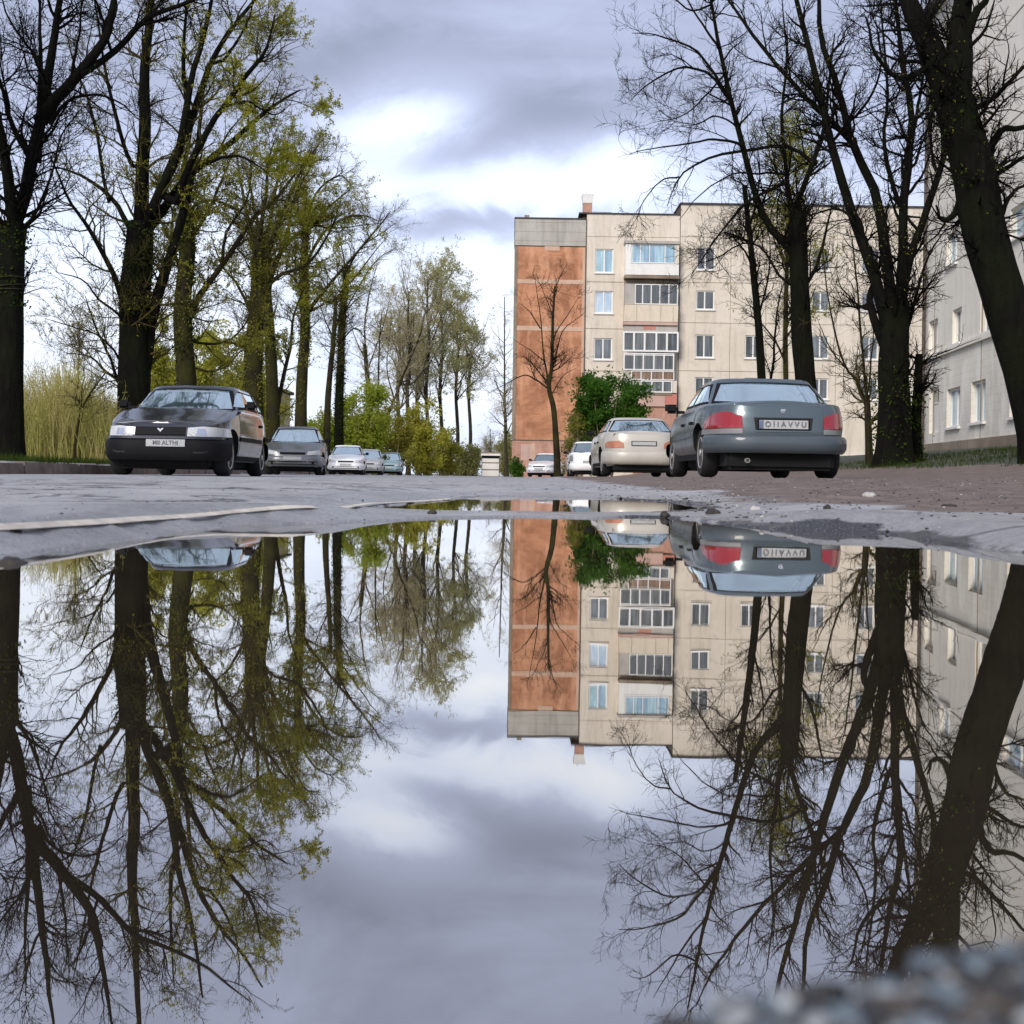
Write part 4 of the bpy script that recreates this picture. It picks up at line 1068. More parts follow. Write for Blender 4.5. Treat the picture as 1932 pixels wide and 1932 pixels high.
    window(o,bx(836),bx(1120),bz(1138,980),bz(1041,980),'pane_grey',Y+.06,(.21,.39,.60,.80),.07,False,.88,name='glazing')
    window(o,bx(880),bx(1122),bz(1192,980),bz(1141,980),'pane_tan',Y+.08,(.23,.47,.74),.05,False,name='glazing')
    window(o,bx(935),bx(1112),bz(1262,980),bz(1195,980),'pane_grey',Y+.06,(.35,.70),.07,False,name='glazing')
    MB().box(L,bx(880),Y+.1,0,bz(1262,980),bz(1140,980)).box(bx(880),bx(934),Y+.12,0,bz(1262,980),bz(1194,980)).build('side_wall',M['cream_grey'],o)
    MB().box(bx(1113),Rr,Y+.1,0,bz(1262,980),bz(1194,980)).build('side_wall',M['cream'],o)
    MB().box(bx(900),bx(1072),Y-.02,0,bz(1340,980),bz(1278,980)).build('apron',M['pink_wall'],o)
    MB().box(bx(905),bx(1110),Y-.06,0,bz(1277,980),bz(1264,980)).build('slab',M['slab'],o)
    MB().box(bx(1073),bx(1137),Y-.03,0,bz(1330,980),bz(1270,980)).build('red_apron',M['red_panel'],o)
    MB().box(bx(905),bx(1136),Y+.1,0,-1,bz(1342,980)).build('base_wall',M['pink_brick'],o)
    MB().box(bx(1140),bx(1230),-.05,-.003,bz(1330,1180),bz(1308,1180)).build('ledge',M['slab'],root)
apartment()

# --- white house on the right, its front facing the street
def white_house():
    A=Vector((13.8,43.0)); dv=Vector((-.0845,-1)).normalized()
    ang=math.atan2(dv.y,dv.x)
    z0=gh(13.8,40)
    root=empty('white_house',(A.x,A.y,0),ang)   # local x runs along the front towards the camera
    tag(root,'off white painted house at the right edge, seen at a steep angle behind black trunks','building')
    def F(px,py):
        a,bb=ray(px,py); Y=(13.8-.0845*43-0)/(a-.0845)*1.0
        Y=10.1665/(a-.0845); X=a*Y; s=(Vector((X,Y))-A).dot(dv); return s, EYE+bb*Y
    def rect(xl,xr,yt,yb):
        s0,_=F(xl,(yt+yb)/2); s1,_=F(xr,(yt+yb)/2); _,zt=F((xl+xr)/2,yt); _,zb=F((xl+xr)/2,yb); return (s0,s1,zb,zt)
    wl=[(rect(1786,1811,732,806),'pane_blue_refl'),(rect(1832,1859,718,797),'pane_blue_refl'),(rect(1797,1814,582,648),'pane_grey'),(rect(1752,1769,604,668),'pane_dark'),
        (rect(1906,1960,378,440),'pane_blue_refl'),(rect(1905,1945,690,785),'pane_grey'),(rect(1850,1880,545,625),'pane_grey'),(rect(1786,1806,440,500),'pane_blue_refl')]
    door=rect(1753,1771,731,817)
    holes=[w[0] for w in wl]+[door]
    Ln=24; H=15.5
    fz=F(1800,668)[1]; fz2=F(1850,640)[1]
    zmid=(fz+fz2)/2
    V,Fc=wallgrid(0,Ln,-.5,zmid,[h for h in holes if h[3]<zmid],.22,0); grid_obj('wall',V,Fc,M['whitewash'],root)
    V,Fc=wallgrid(0,Ln,zmid+.16,H,[h for h in holes if h[2]>zmid],.22,0); grid_obj('wall',V,Fc,M['white_plaster'],root)
    MB().box(-.05,Ln,-.10,.1,zmid+.003,zmid+.157).build('string_course',M['white_plaster'],root)
    MB().box(0,Ln,.42,9,-.5,H-.02).build('core',M['white_plaster'],root)
    MB().box(-.006,-.001,-.0,9,-.5,H).build('gable_wall',M['cream_grey'],root)
    MB().box(-.3,Ln,-.4,9.3,H+.003,H+.2).build('roof_edge',M['roof_edge'],root)
    MB().box(-.03,Ln,-.06,.2,-.6,z0+.25).build('plinth',M['slab'],root)
    for (h,pm) in wl: window(root,*h,pm,.14,(.5,),.07)
    w=window(root,*door,'pane_grey',.12,(),.08,False,.66,name='door')
    MB().box(door[0]+.08,door[1]-.08,.10,.135,door[2]+.08,door[2]+(door[3]-door[2])*.62).build('door_panel',M['white_metal'],w)
    for s in (1.3,6.8): MB().box(s,s+.03,-.012,.02,z0,H-.3).build('panel_joint',M['slab'],root)
    for k in range(1,4): MB().box(.1,Ln,-.010,.02,zmid+2.75*k,zmid+2.75*k+.035).build('panel_joint',M['slab'],root)
    MB().tube([(.25,-.10,z0),(.25,-.10,H)],.06,8).build('downpipe',M['joint'],root)
white_house()

# low pale house with an arched roof behind the left trees
def low_house():
    d=74; x0=P(262,880,d)[0]; x1=P(512,880,d)[0]; z=0.15; H=P(300,735,d)[2]
    root=empty('low_house',((x0+x1)/2,d,z)); tag(root,'low pale house with an arched roof, half hidden behind the left trunks and yellow bushes','building')
    w=(x1-x0)/2
    V,F=wallgrid(-w,w,-.3,H,[(-w+.9,-w+2.0,1.2,2.6),(-.6,.6,1.2,2.6),(w-2.2,w-1.1,1.2,2.6)],.15); grid_obj('wall',V,F,M['parapet_cream'],root)
    MB().box(-w,w,.3,6,-.3,H-.02).build('core',M['parapet_cream'],root)
    for a in ((-w+.9,-w+2.0),(-.6,.6),(w-2.2,w-1.1)): window(root,a[0],a[1],1.2,2.6,'pane_grey',.08)
    b=MB(); n=16; rw=2.3; cx=-w+2.0
    pts=[(cx+rw*math.cos(math.pi*k/n),H+.01+1.5*math.sin(math.pi*k/n)) for k in range(n+1)]
    b.prism(pts,-.1,6); b.build('arched_roof',M['parapet_white'],root)
    MB().box(cx+rw+.05,w+.2,-.25,6.2,H+.003,H+.18).build('roof_edge',M['roof_edge'],root)
low_house()

# slatted shed at the end of the road
def shed():
    d=100; x,y,_=P(925,904,d); z=gh(x,y); w=.70; H=P(925,853,d)[2]-z
    root=empty('shed',(x,y,z)); tag(root,'small grey slatted metal shed standing at the far end of the road','shed')
    MB().box(-w,w,.06,1.5,0,H-.28).build('body',M['slab'],root)
    b=MB(); k=0; zz=.02
    while zz<H-.55: b.box(-w+.04,w-.04,.0,.055,zz,min(zz+.46,H-.5),.01); zz+=.54
    b.build('slatted_door',M['parapet_white'],root)
    MB().box(-w,-w+.037,-.02,.055,0,H-.28).box(w-.037,w,-.02,.055,0,H-.28).build('post',M['joint'],root)
    MB().box(-w+.04,w-.04,.02,.058,H-.48,H-.29).build('opening',M['black'],root)
    MB().box(-w-.06,w+.06,-.15,1.6,H-.277,H-.12).build('lintel',M['white_metal'],root)
    MB().box(-w-.03,w+.03,-.1,1.55,H-.117,H).build('roof',M['slab'],root)
shed()
# ------------------------------------------------------------------ cars
def outline(a,b,n=5.0,N=112):
    th=np.linspace(0,2*np.pi,4001)[:-1]
    c,s=np.cos(th),np.sin(th)
    x=a*np.sign(c)*np.abs(c)**(2/n); y=b*np.sign(s)*np.abs(s)**(2/n)
    q=np.concatenate([[0],np.cumsum(np.hypot(np.diff(x),np.diff(y)))]); tot=q[-1]+math.hypot(x[0]-x[-1],y[0]-y[-1])
    t=(np.arange(N)+.5)/N*tot
    q=np.append(q,tot); x=np.append(x,x[0]); y=np.append(y,y[0])
    return np.interp(t,q,x),np.interp(t,q,y)
def loft(rings):
    """closed shell from equal rings, capped at the bottom, zipped at the top"""
    bm=bmesh.new(); N=len(rings[0][0]); VS=[]
    for (x,y,z) in rings: VS.append([bm.verts.new((x[i],y[i],z[i])) for i in range(N)])
    for k in range(len(VS)-1):
        for i in range(N):
            j=(i+1)%N; bm.faces.new((VS[k][i],VS[k][j],VS[k+1][j],VS[k+1][i]))
    bm.faces.new(VS[0][::-1])
    bmesh.ops.remove_doubles(bm,verts=bm.verts[:],dist=.0008)
    bmesh.ops.recalc_face_normals(bm,faces=bm.faces[:])
    return bm
def smooth_me(me,ang=32):
    me.polygons.foreach_set('use_smooth',np.ones(len(me.polygons),dtype=bool)); me.set_sharp_from_angle(angle=R(ang))
def patch(name,bvh,axis,sgn,bot,top,nu,nv,off,mat,parent,depth=.03,smooth=True):
    """a raised piece that follows the shell: bot/top are polylines (h,z) seen along the axis; off = how proud it stands"""
    bot=np.array(bot,float); top=np.array(top,float)
    def res(p,n):
        s=np.concatenate([[0],np.cumsum(np.hypot(*np.diff(p,axis=0).T))]); q=np.linspace(0,s[-1],n)
        return np.stack([np.interp(q,s,p[:,0]),np.interp(q,s,p[:,1])],-1)
    B,T=res(bot,nu),res(top,nu)
    dirv={'X':Vector((1,0,0)),'Y':Vector((0,1,0)),'Z':Vector((0,0,1))}[axis]*sgn
    G=np.zeros((nv,nu,3)); ok=np.ones((nv,nu),bool)
    for j in range(nv):
        for i in range(nu):
            h,z=B[i]*(1-j/(nv-1))+T[i]*j/(nv-1)
            o={'X':Vector((0,h,z)),'Y':Vector((h,0,z)),'Z':Vector((h,z,0))}[axis]+dirv*6
            hit,nm,_,_=bvh.ray_cast(o,-dirv)
            if hit is None: ok[j,i]=False; continue
            k=min(1/max(nm.dot(dirv),.35),2.2) if nm.dot(dirv)>0 else 1
            G[j,i]=hit+dirv*off*k
    if not ok.all():
        if not ok.any(): return None
        # borrow the depth of the nearest ray that did strike
        good=np.argwhere(ok); ai={'X':0,'Y':1,'Z':2}[axis]
        for j,i in np.argwhere(~ok):
            g=good[np.argmin(((good-[j,i])**2).sum(1))]; h,z=B[i]*(1-j/(nv-1))+T[i]*j/(nv-1)
            G[j,i]={'X':(0,h,z),'Y':(h,0,z),'Z':(h,z,0)}[axis]; G[j,i,ai]=G[g[0],g[1],ai]
    V=G.reshape(-1,3); i=np.arange(nv-1)[:,None]*nu+np.arange(nu-1)[None]
    F=[tuple(f) for f in np.stack([i,i+1,i+1+nu,i+nu],-1).reshape(-1,4)]
    edge=[*range(nu),*[k*nu+nu-1 for k in range(1,nv)],*[(nv-1)*nu+k for k in range(nu-2,-1,-1)],*[k*nu for k in range(nv-2,0,-1)]]
    V=list(map(tuple,V)); n0=len(V); d=np.array(dirv)*depth
    for e in edge: V.append(tuple(np.array(V[e])-d))
    m=len(edge)
    for k in range(m): F.append((edge[k],n0+k,n0+(k+1)%m,edge[(k+1)%m]))
    bm=bmesh.new(); vs=[bm.verts.new(v) for v in V]
    for f in F:
        try: bm.faces.new([vs[q] for q in f])
        except ValueError: pass
    bmesh.ops.recalc_face_normals(bm,faces=bm.faces[:])
    # an open sheet: make sure it faces outwards
    bm.faces.ensure_lookup_table()
    me=bpy.data.meshes.new(name); bm.to_mesh(me); bm.free()
    f0=me.polygons[len(me.polygons)//4]
    if f0.normal.dot(dirv)<0: me.flip_normals()
    if smooth: smooth_me(me,40)
    return link(name,me,mat,parent)
def text_mesh(name,s,size,mat,parent,loc,rot,sx=1.0):
    cu=bpy.data.curves.new(name,'FONT'); cu.body=s; cu.size=size; cu.align_x='CENTER'; cu.align_y='CENTER'; cu.extrude=.0015; cu.offset=size*.012
    o=bpy.data.objects.new(name,cu); COL.objects.link(o)
    dg=bpy.context.evaluated_depsgraph_get(); me=bpy.data.meshes.new_from_object(o.evaluated_get(dg))
    bpy.data.objects.remove(o); bpy.data.curves.remove(cu); me.name=name
    me.materials.clear()
    q=link(name,me,mat,parent); q.location=loc; q.rotation_euler=rot; q.scale=(sx,1,1); return q

def car(name,label,cat,loc,rz,group,p,L=4.3,W=1.70,H=1.42,hood_f=.70,hood_c=.90,deck_c=.95,deck_r=.93,
        xwb=.62,xwt=-.05,xrt=-1.1,xrb=-1.55,roofw=.56,glass='car_glass',rw=.30,wx=(1.30,-1.28),z0=.20,nplan=5.0,detail=True,
        front=None,rear=None,bump_mat=None,bump_z=(.24,.52),lower='dark_under',plate=None,rear_glass=None,trimstrip=True,mirrors=True,tail='sedan',body_drop=0.0,coupe=False):
    o=empty(name,loc,rz); tag(o,label,cat,group)
    a,b=L/2,W/2; OX,OY=outline(a,b,nplan)
    def zt(x):
        v=np.interp(x,[-a,-a+.10,xrb-.05,xrb+.25,xwb-.2,xwb+.08,a-.55,a-.12,a],[deck_r-.04,deck_r,deck_c,deck_c,hood_c,hood_c,(hood_f*.62+hood_c*.38),hood_f,hood_f-.05]); return v
    def ring(t,sy=1.0,xin=0.0,crown=0.0):
        x=OX.copy(); y=OY.copy()
        end=np.clip(np.abs(x)/a,0,1)
        xi=np.interp(t,[0,.12,.35,.5,.8,1],[.045,.012,.0,.002,.010,.028])+xin
        x=x*(1-xi*end**3)
        y=y*(1-.055*np.abs(x/a)**2.6)
        y=y*np.interp(t,[0,.12,.3,.55,.8,.93,1],[.90,.955,.985,1.0,.985,.965,.945])*sy
        z=z0+.05*end**6*(1-t)+t*(zt(x)-z0)+crown*(1-sy*sy)
        return x,y,z
    rings=[ring(t) for t in (0,.06,.14,.26,.40,.52,.58,.62,.70,.80,.88,.94,.975)]
    rings+= [ring(1.0,.985,.012,.0),ring(1.0,.96,.022,.045),ring(1.0,.90,.03,.045),ring(1.0,.7,.034,.045),ring(1.0,.4,.036,.045),ring(1.0,.0,.036,.045)]
    bm=loft(rings)
    bvh=BVHTree.FromBMesh(bm)
    me=bpy.data.meshes.new('body'); bm.to_mesh(me); bm.free()
    body=link('body',me,[p,M['dark_under']],o)
    # wheel arches
    cut=MB()
    for x in wx:
        for s in (-1,1): cut.lathe([(rw+.065,s*(b-.27)),(rw+.065,s*(b+.25))],'Y',(x,0,rw+.005),28)
    bmesh.ops.recalc_face_normals(cut.bm,faces=cut.bm.faces[:])
    cme=bpy.data.meshes.new('cut'); cut.bm.to_mesh(cme); cut.bm.free(); cme.materials.append(M['dark_under'])
    co=bpy.data.objects.new('cut',cme); COL.objects.link(co); co.parent=o
    md=body.modifiers.new('arch','BOOLEAN'); md.operation='DIFFERENCE'; md.object=co; md.solver='EXACT'; md.material_mode='TRANSFER'
    bpy.context.view_layer.update(); dg=bpy.context.evaluated_depsgraph_get()
    nme=bpy.data.meshes.new_from_object(body.evaluated_get(dg)); body.modifiers.clear(); old=body.data; body.data=nme; nme.name='body'
    bpy.data.meshes.remove(old); bpy.data.objects.remove(co); bpy.data.meshes.remove(cme)
    # cabin
    zb=min(hood_c,deck_c)-.03; wb=b*.925
    def cab(v,sy=1.0,xin=0.0,zadd=0.0):
        e=v; f=xwb+(xwt-xwb)*e; r=xrb+(xrt-xrb)*e
        xc,ac=(f+r)/2,(f-r)/2; w=wb+(roofw*1.0-wb)*(v**1.15)
        x,y=outline(ac*(1-xin),w,6.5,96)
        # pillars follow a soft bow, the screen bows in plan
        x=x+xc; y=y*sy
        fr=np.clip((x-xc)/ac,0,1)**4; x=x-.07*fr*(y/max(w,.1))**2
        z=np.full_like(x,zb+v*(H-zb))+zadd
        return x,y,z
    vs=[0,.12,.25,.38,.5,.62,.74,.84,.90]
    cr=[cab(v) for v in vs]
    def top(v,sc,zadd):
        x,y,z=cab(.90,1,0); xc=(x.max()+x.min())/2; X=(x-xc)*sc[0]+xc+(0); Y=y*sc[1]; Z=np.full_like(x,zb+v*(H-zb))+zadd*(1-(np.abs(Y)/max(np.abs(y).max(),.1))**2)
        return X,Y,Z
    cr+= [top(.945,(.965,.975),0),top(.975,(.925,.935),.0),top(.99,(.87,.87),.012),top(.995,(.7,.7),.015),top(1.0,(.4,.4),.012),top(1.0,(.2,.0),.012)]
    cb=loft(cr); cbvh=BVHTree.FromBMesh(cb)
    cm=bpy.data.meshes.new('cabin'); cb.to_mesh(cm); cb.free(); 
    link('cabin',cm,p,o); smooth_me(cm,50)
    smooth_me(nme,30)
    zz=lambda v: zb+v*(H-zb)
    def wat(v): return wb+(roofw-wb)*(v**1.15)
    # glass: windscreen, rear window, side windows (black surround, then the pane)
    v0,v1=(hood_c-zb)/(H-zb)+.05,.86
    gr=rear_glass or glass
    wk=.90
    for nm,sg,g,lo in (('windshield',1,glass,v0),('rear_window',-1,gr,(deck_c-zb)/(H-zb)+.07)):
        w0,w1=wat(lo)*wk,wat(v1)*wk
        s_=patch(nm,cbvh,'X',sg,[(-w0,zz(lo)),(-w0*.5,zz(lo)-.012),(0,zz(lo)-.02),(w0*.5,zz(lo)-.012),(w0,zz(lo))],[(-w1,zz(v1)),(-w1*.5,zz(v1)+.012),(0,zz(v1)+.018),(w1*.5,zz(v1)+.012),(w1,zz(v1))],19,10,.006,M['black'],o)
        k=.035
        patch('pane',cbvh,'X',sg,[(-w0+k,zz(lo)+k*.7),(-w0*.5,zz(lo)-.012+k*.7),(0,zz(lo)-.02+k*.7),(w0*.5,zz(lo)-.012+k*.7),(w0-k,zz(lo)+k*.7)],[(-w1+k,zz(v1)-k*.6),(-w1*.5,zz(v1)+.012-k*.6),(0,zz(v1)+.018-k*.6),(w1*.5,zz(v1)+.012-k*.6),(w1-k,zz(v1)-k*.6)],19,10,.012,M[g],s_)
        if detail and sg>0:
            pass
    fx=lambda v:xwb+(xwt-xwb)*v; rx=lambda v:xrb+(xrt-xrb)*v
    va,vb_=(max(hood_c,deck_c)-zb)/(H-zb)+.06,.84
    xm=(fx(.5)+rx(.5))/2-.02 if not coupe else rx(.5)+.55
    for sg in (1,-1):
        for (xa0,xa1,xb0,xb1) in ((xm+.05,fx(va)-.13,xm+.05,fx(vb_)-.10),(rx(va)+.16,xm-.05,rx(vb_)+.12,xm-.05)):
            if xa1-xa0<.15: continue
            s_=patch('side_window',cbvh,'Y',sg,[(xa0,zz(va)),(xa1,zz(va))],[(xb0,zz(vb_)),(xb1,zz(vb_))],9,6,.005,M['black'],o)
            if s_ is not None:
                k=.025; patch('pane',cbvh,'Y',sg,[(xa0+k,zz(va)+k),(xa1-k,zz(va)+k)],[(xb0+k,zz(vb_)-k),(xb1-k,zz(vb_)-k)],9,6,.010,M[glass],s_)
    # doors as thin raised skins so the shut lines show, with handles
    if detail:
        for sg in (1,-1):
            zt_=min(hood_c,deck_c)-.05
            spans=[(xm+.012,min(xwb+.12,wx[0]-rw-.10))]+([] if coupe else [(max(wx[1]+rw*.55,rx(0)+.08),xm-.012)])
            for k,(xa,xb) in enumerate(spans):
                za=.30
                xa_lo=xa if k==0 or xa>wx[1]+rw+.1 else wx[1]+rw+.10
                dr=patch('door',bvh,'Y',sg,[(xa_lo,za),(xb,za)],[(xa,zt_),(xb,zt_)],10,12,.004,p,o,.012)
                if dr is not None:
                    xh=xa+.10 if k==0 else xa+.12
                    patch('handle',bvh,'Y',sg,[(xh,zt_-.13),(xh+.17,zt_-.13)],[(xh,zt_-.095),(xh+.17,zt_-.095)],5,3,.028,M['black'] if k>=0 else p,dr,.03)
            if trimstrip:
                patch('side_trim',bvh,'Y',sg,[(wx[1]+rw+.10,.50),(wx[0]-rw-.10,.50)],[(wx[1]+rw+.10,.56),(wx[0]-rw-.10,.56)],12,3,.016,bump_mat or p,o,.02)
            patch('sill_trim',bvh,'Y',sg,[(wx[1]+rw+.09,.215),(wx[0]-rw-.09,.215)],[(wx[1]+rw+.09,.285),(wx[0]-rw-.09,.285)],12,3,.008,M['black'],o,.02)
        patch('bonnet',bvh,'Z',1,[(xwb+.10,-b*.80),(a-.20,-b*.72)],[(xwb+.10,b*.80),(a-.20,b*.72)],10,14,.004,p,o,.012)
        if tail=='sedan': patch('boot_lid',bvh,'Z',1,[(-a+.13,-b*.72),(xrb-.10,-b*.78)],[(-a+.13,b*.72),(xrb-.10,b*.78)],8,14,.004,p,o,.012)
    # bumpers wrap round both ends
    def bumper(sg,z0_,z1_,proud,mat,nm='bumper',reach=.62):
        sel=[i for i in range(len(OX)) if OX[i]*sg>a-reach]
        sel.sort(key=lambda i:OY[i])
        q=MB(); prof=[(0,-.02),(.10,.55),(.30,.95),(.55,1.0),(.80,.92),(.94,.6),(1.0,-.02)]
        rows=[]
        for f,k in prof:
            z=z0_+f*(z1_-z0_); row=[]
            for i in sel:
                x,y=OX[i],OY[i]*(1-.055*abs(OX[i]/a)**2.6)
                n=Vector((np.sign(x)*abs(x/a)**(nplan-1)/a,np.sign(y)*abs(OY[i]/b)**(nplan-1)/b,0)).normalized()
                row.append(q.bm.verts.new((x+n.x*proud*k-(.0 if k>0 else 0),y+n.y*proud*k,z)))
            rows.append(row)
        for r in range(len(rows)-1):
            for i in range(len(sel)-1): q.bm.faces.new((rows[r][i],rows[r][i+1],rows[r+1][i+1],rows[r+1][i]))
        ob=q.build(nm,mat,o,True,50)
        # face outwards
        c=ob.data.polygons[len(ob.data.polygons)//2]
        if c.normal.x*sg<0: ob.data.flip_normals()
        return ob
    bmt=bump_mat or p
    fb=bumper(1,bump_z[0],bump_z[1],.055,bmt); rb=bumper(-1,bump_z[0]+.02,bump_z[1]+.02,.055,bmt)
    if front: front(o,bvh,a,b,p)
    if rear: rear(o,bvh,a,b,p)
    # floor box, lowered and near black to stand in for shadow under the car
    MB().box(-a+.14,a-.20,-b+.26,b-.26,.095,z0+.07,.04).build('underbody_shade',M['dark_under'],o)
    # wheels
    for x in wx:
        for s in (-1,1):
            w=empty('wheel'); w.parent=o; w.location=(x,s*(b-.165),rw)
            hw=.095
            MB().lathe([(rw*.62,-hw),(rw*.90,-hw-.008),(rw*.975,-hw*.8),(rw,-hw*.45),(rw,hw*.45),(rw*.975,hw*.8),(rw*.90,hw+.008),(rw*.62,hw)],'Y',n=36).build('tyre',M['rubber'],w,True,40)
            q=MB(); yo=s*(hw-.012)
            q.lathe([(rw*.66,yo+s*.012),(rw*.62,yo+s*.020),(rw*.56,yo+s*.006),(rw*.54,yo-s*.02)],'Y',n=36,caps=False)
            for k in range(7):
                an=k*2*math.pi/7; ca,sa=math.cos(an),math.sin(an); tx,tz=-sa,ca
                pr=[]
                for rr,hwid in ((rw*.10,.030),(rw*.58,.024)):
                    for sd_ in (-1,1): pr.append((ca*rr+tx*hwid*sd_,sa*rr+tz*hwid*sd_))
                lo=[q.bm.verts.new((u,yo-s*.012,v)) for u,v in pr]; hi=[q.bm.verts.new((u*.99,yo+s*.012,v*.99)) for u,v in pr]
                for f in ((hi[0],hi[1],hi[3],hi[2]),(lo[0],lo[2],hi[2],hi[0]),(lo[1],hi[1],hi[3],lo[3])): q.bm.faces.new(f)
            q.lathe([(rw*.16,yo-s*.01),(rw*.15,yo+s*.022),(rw*.08,yo+s*.028)],'Y',n=16)
            q.build('rim',M['rim'],w,True,30)
            MB().lathe([(rw*.63,yo-s*.035),(rw*.63,yo-s*.025)],'Y',n=24).build('brake_disc',M['dark_under'],w)
    if mirrors:
        for s in (-1,1):
            q=MB(); q.box(xwb-.36,xwb-.24,s*(wb+.03),s*(wb+.21),hood_c+.03,hood_c+.155,.035)
            q.box(xwb-.30,xwb-.25,s*(wb-.06),s*(wb+.05),hood_c+.03,hood_c+.07)
            q.build('mirror',M['black'],o,True,45)
    return o

def plate_on(o,bvh,sg,y0,y1,z0,z1,txt,blue=False,off=.02,frame=True,mat='plate_white',tsize=.085,bv=None):
    fr=None
    if frame: fr=patch('plate_frame',bvh,'X',sg,[(y0-.018,z0-.014),(y1+.018,z0-.014)],[(y0-.018,z1+.014),(y1+.018,z1+.014)],5,3,off,M['black'],o,.05)
    pl=patch('licence_plate',bvh,'X',sg,[(y0,z0),(y1,z0)],[(y0,z1),(y1,z1)],5,3,off+.006,M[mat],o,.03)
    if pl is None: return
    xs=[v.co.x for v in pl.data.vertices]; xo=(max(xs) if sg>0 else min(xs))
    if blue: 
        # the country strip at the reader's left
        yl=(y0,y0+.045) if sg>0 else (y1-.045,y1)
        MB().box(xo,xo+sg*.003,yl[0],yl[1],z0+.004,z1-.004).build('blue_strip',M['plate_blue'],pl)
    if txt: text_mesh('plate_text',txt,tsize,M['plate_ink'],pl,(xo+sg*.003,(y0+y1)/2+(0.0 if not blue else -sg*.02*-1 if sg>0 else -.02),(z0+z1)/2),(R(90),0,R(90)*sg),.95)

def front_hatch(o,bvh,a,b,p):
    zl,zh=.525,.655
    for s in (-1,1):
        f=patch('headlight',bvh,'X',1,[(s*.36,zl),(s*(b-.05),zl+.01)],[(s*.36,zh-.01),(s*.55,zh+.012),(s*(b-.07),zh)],12,6,.012,M['clear_lens'],o,.05)
        if f: patch('lamp_bowl',bvh,'X',1,[(s*.47,zl+.025),(s*.60,zl+.025)],[(s*.49,zh-.02),(s*.58,zh-.02)],7,5,.018,M['chrome'],f,.02)
        patch('indicator',bvh,'X',1,[(s*(b-.085),zl+.012),(s*(b-.035),zl+.015)],[(s*(b-.095),zh-.002),(s*(b-.05),zh-.01)],5,5,.02,M['clear_lens'],o,.05)
    g=patch('grille',bvh,'X',1,[(-.335,zl-.01),(.335,zl-.01)],[(-.335,zh+.0),(.335,zh+.0)],12,6,.006,M['black'],o,.04)
    patch('slat',bvh,'X',1,[(-.325,zl+.030),(.325,zl+.030)],[(-.325,zl+.042),(.325,zl+.042)],9,3,.018,M['rubber'],g,.02)
    # small winged badge
    q=MB(); x0=a-.012
    hit=bvh.ray_cast(Vector((6,0,zl+.085)),Vector((-1,0,0)))[0]; x0=hit.x+.012
    pts=[(-.045,.022),(-.030,.030),(-.012,.020),(0,.010),(.012,.020),(.030,.030),(.045,.022),(.028,-.002),(.012,-.012),(0,-.030),(-.012,-.012),(-.028,-.002)]
    A=[q.bm.verts.new((x0,y,zl+.085+z)) for y,z in pts]; B=[q.bm.verts.new((x0+.008,y*.9,zl+.085+z*.9)) for y,z in pts]
    q.bm.faces.new(B); 
    for i in range(len(pts)): q.bm.faces.new((A[i],A[(i+1)%12],B[(i+1)%12],B[i]))
    q.build('badge',M['chrome'],g)
    # lower dark apron and bumper cap
    plate_on(o,bvh,1,-.255+.09,.255+.09,.39,.485,'MII ALTHI',False,.066,False,'plate_white',.082)
    patch('bumper_cap',bvh,'X',1,[(-b*.9,.495),(b*.9,.495)],[(-b*.9,.53),(b*.9,.53)],18,3,.05,M['navy'],o,.05)
    for s in (-1,1): patch('fog_recess',bvh,'X',1,[(s*.45,.27),(s*.66,.28)],[(s*.45,.34),(s*.66,.34)],6,3,.062,M['rubber'],o,.01)
M['navy']=paint('navy_trim',(.010,.014,.028),.1,.45,(.05,.05,.06),.2)
def front_plain(o,bvh,a,b,p):
    for s in (-1,1): patch('headlight',bvh,'X',1,[(s*.40,.56),(s*(b-.06),.58)],[(s*.42,.66),(s*(b-.10),.70)],9,5,.01,M['clear_lens'],o,.04)
    patch('grille',bvh,'X',1,[(-.34,.565),(.34,.565)],[(-.36,.635),(.36,.635)],9,4,.006,M['black'],o,.03)
    patch('lower_grille',bvh,'X',1,[(-b*.78,.29),(b*.78,.29)],[(-b*.8,.385),(b*.8,.385)],14,4,.062,M['black'],o,.02)
    plate_on(o,bvh,1,-.25,.25,.42,.51,'',False,.068,False)
def front_silver(o,bvh,a,b,p):
    front_plain(o,bvh,a,b,p)
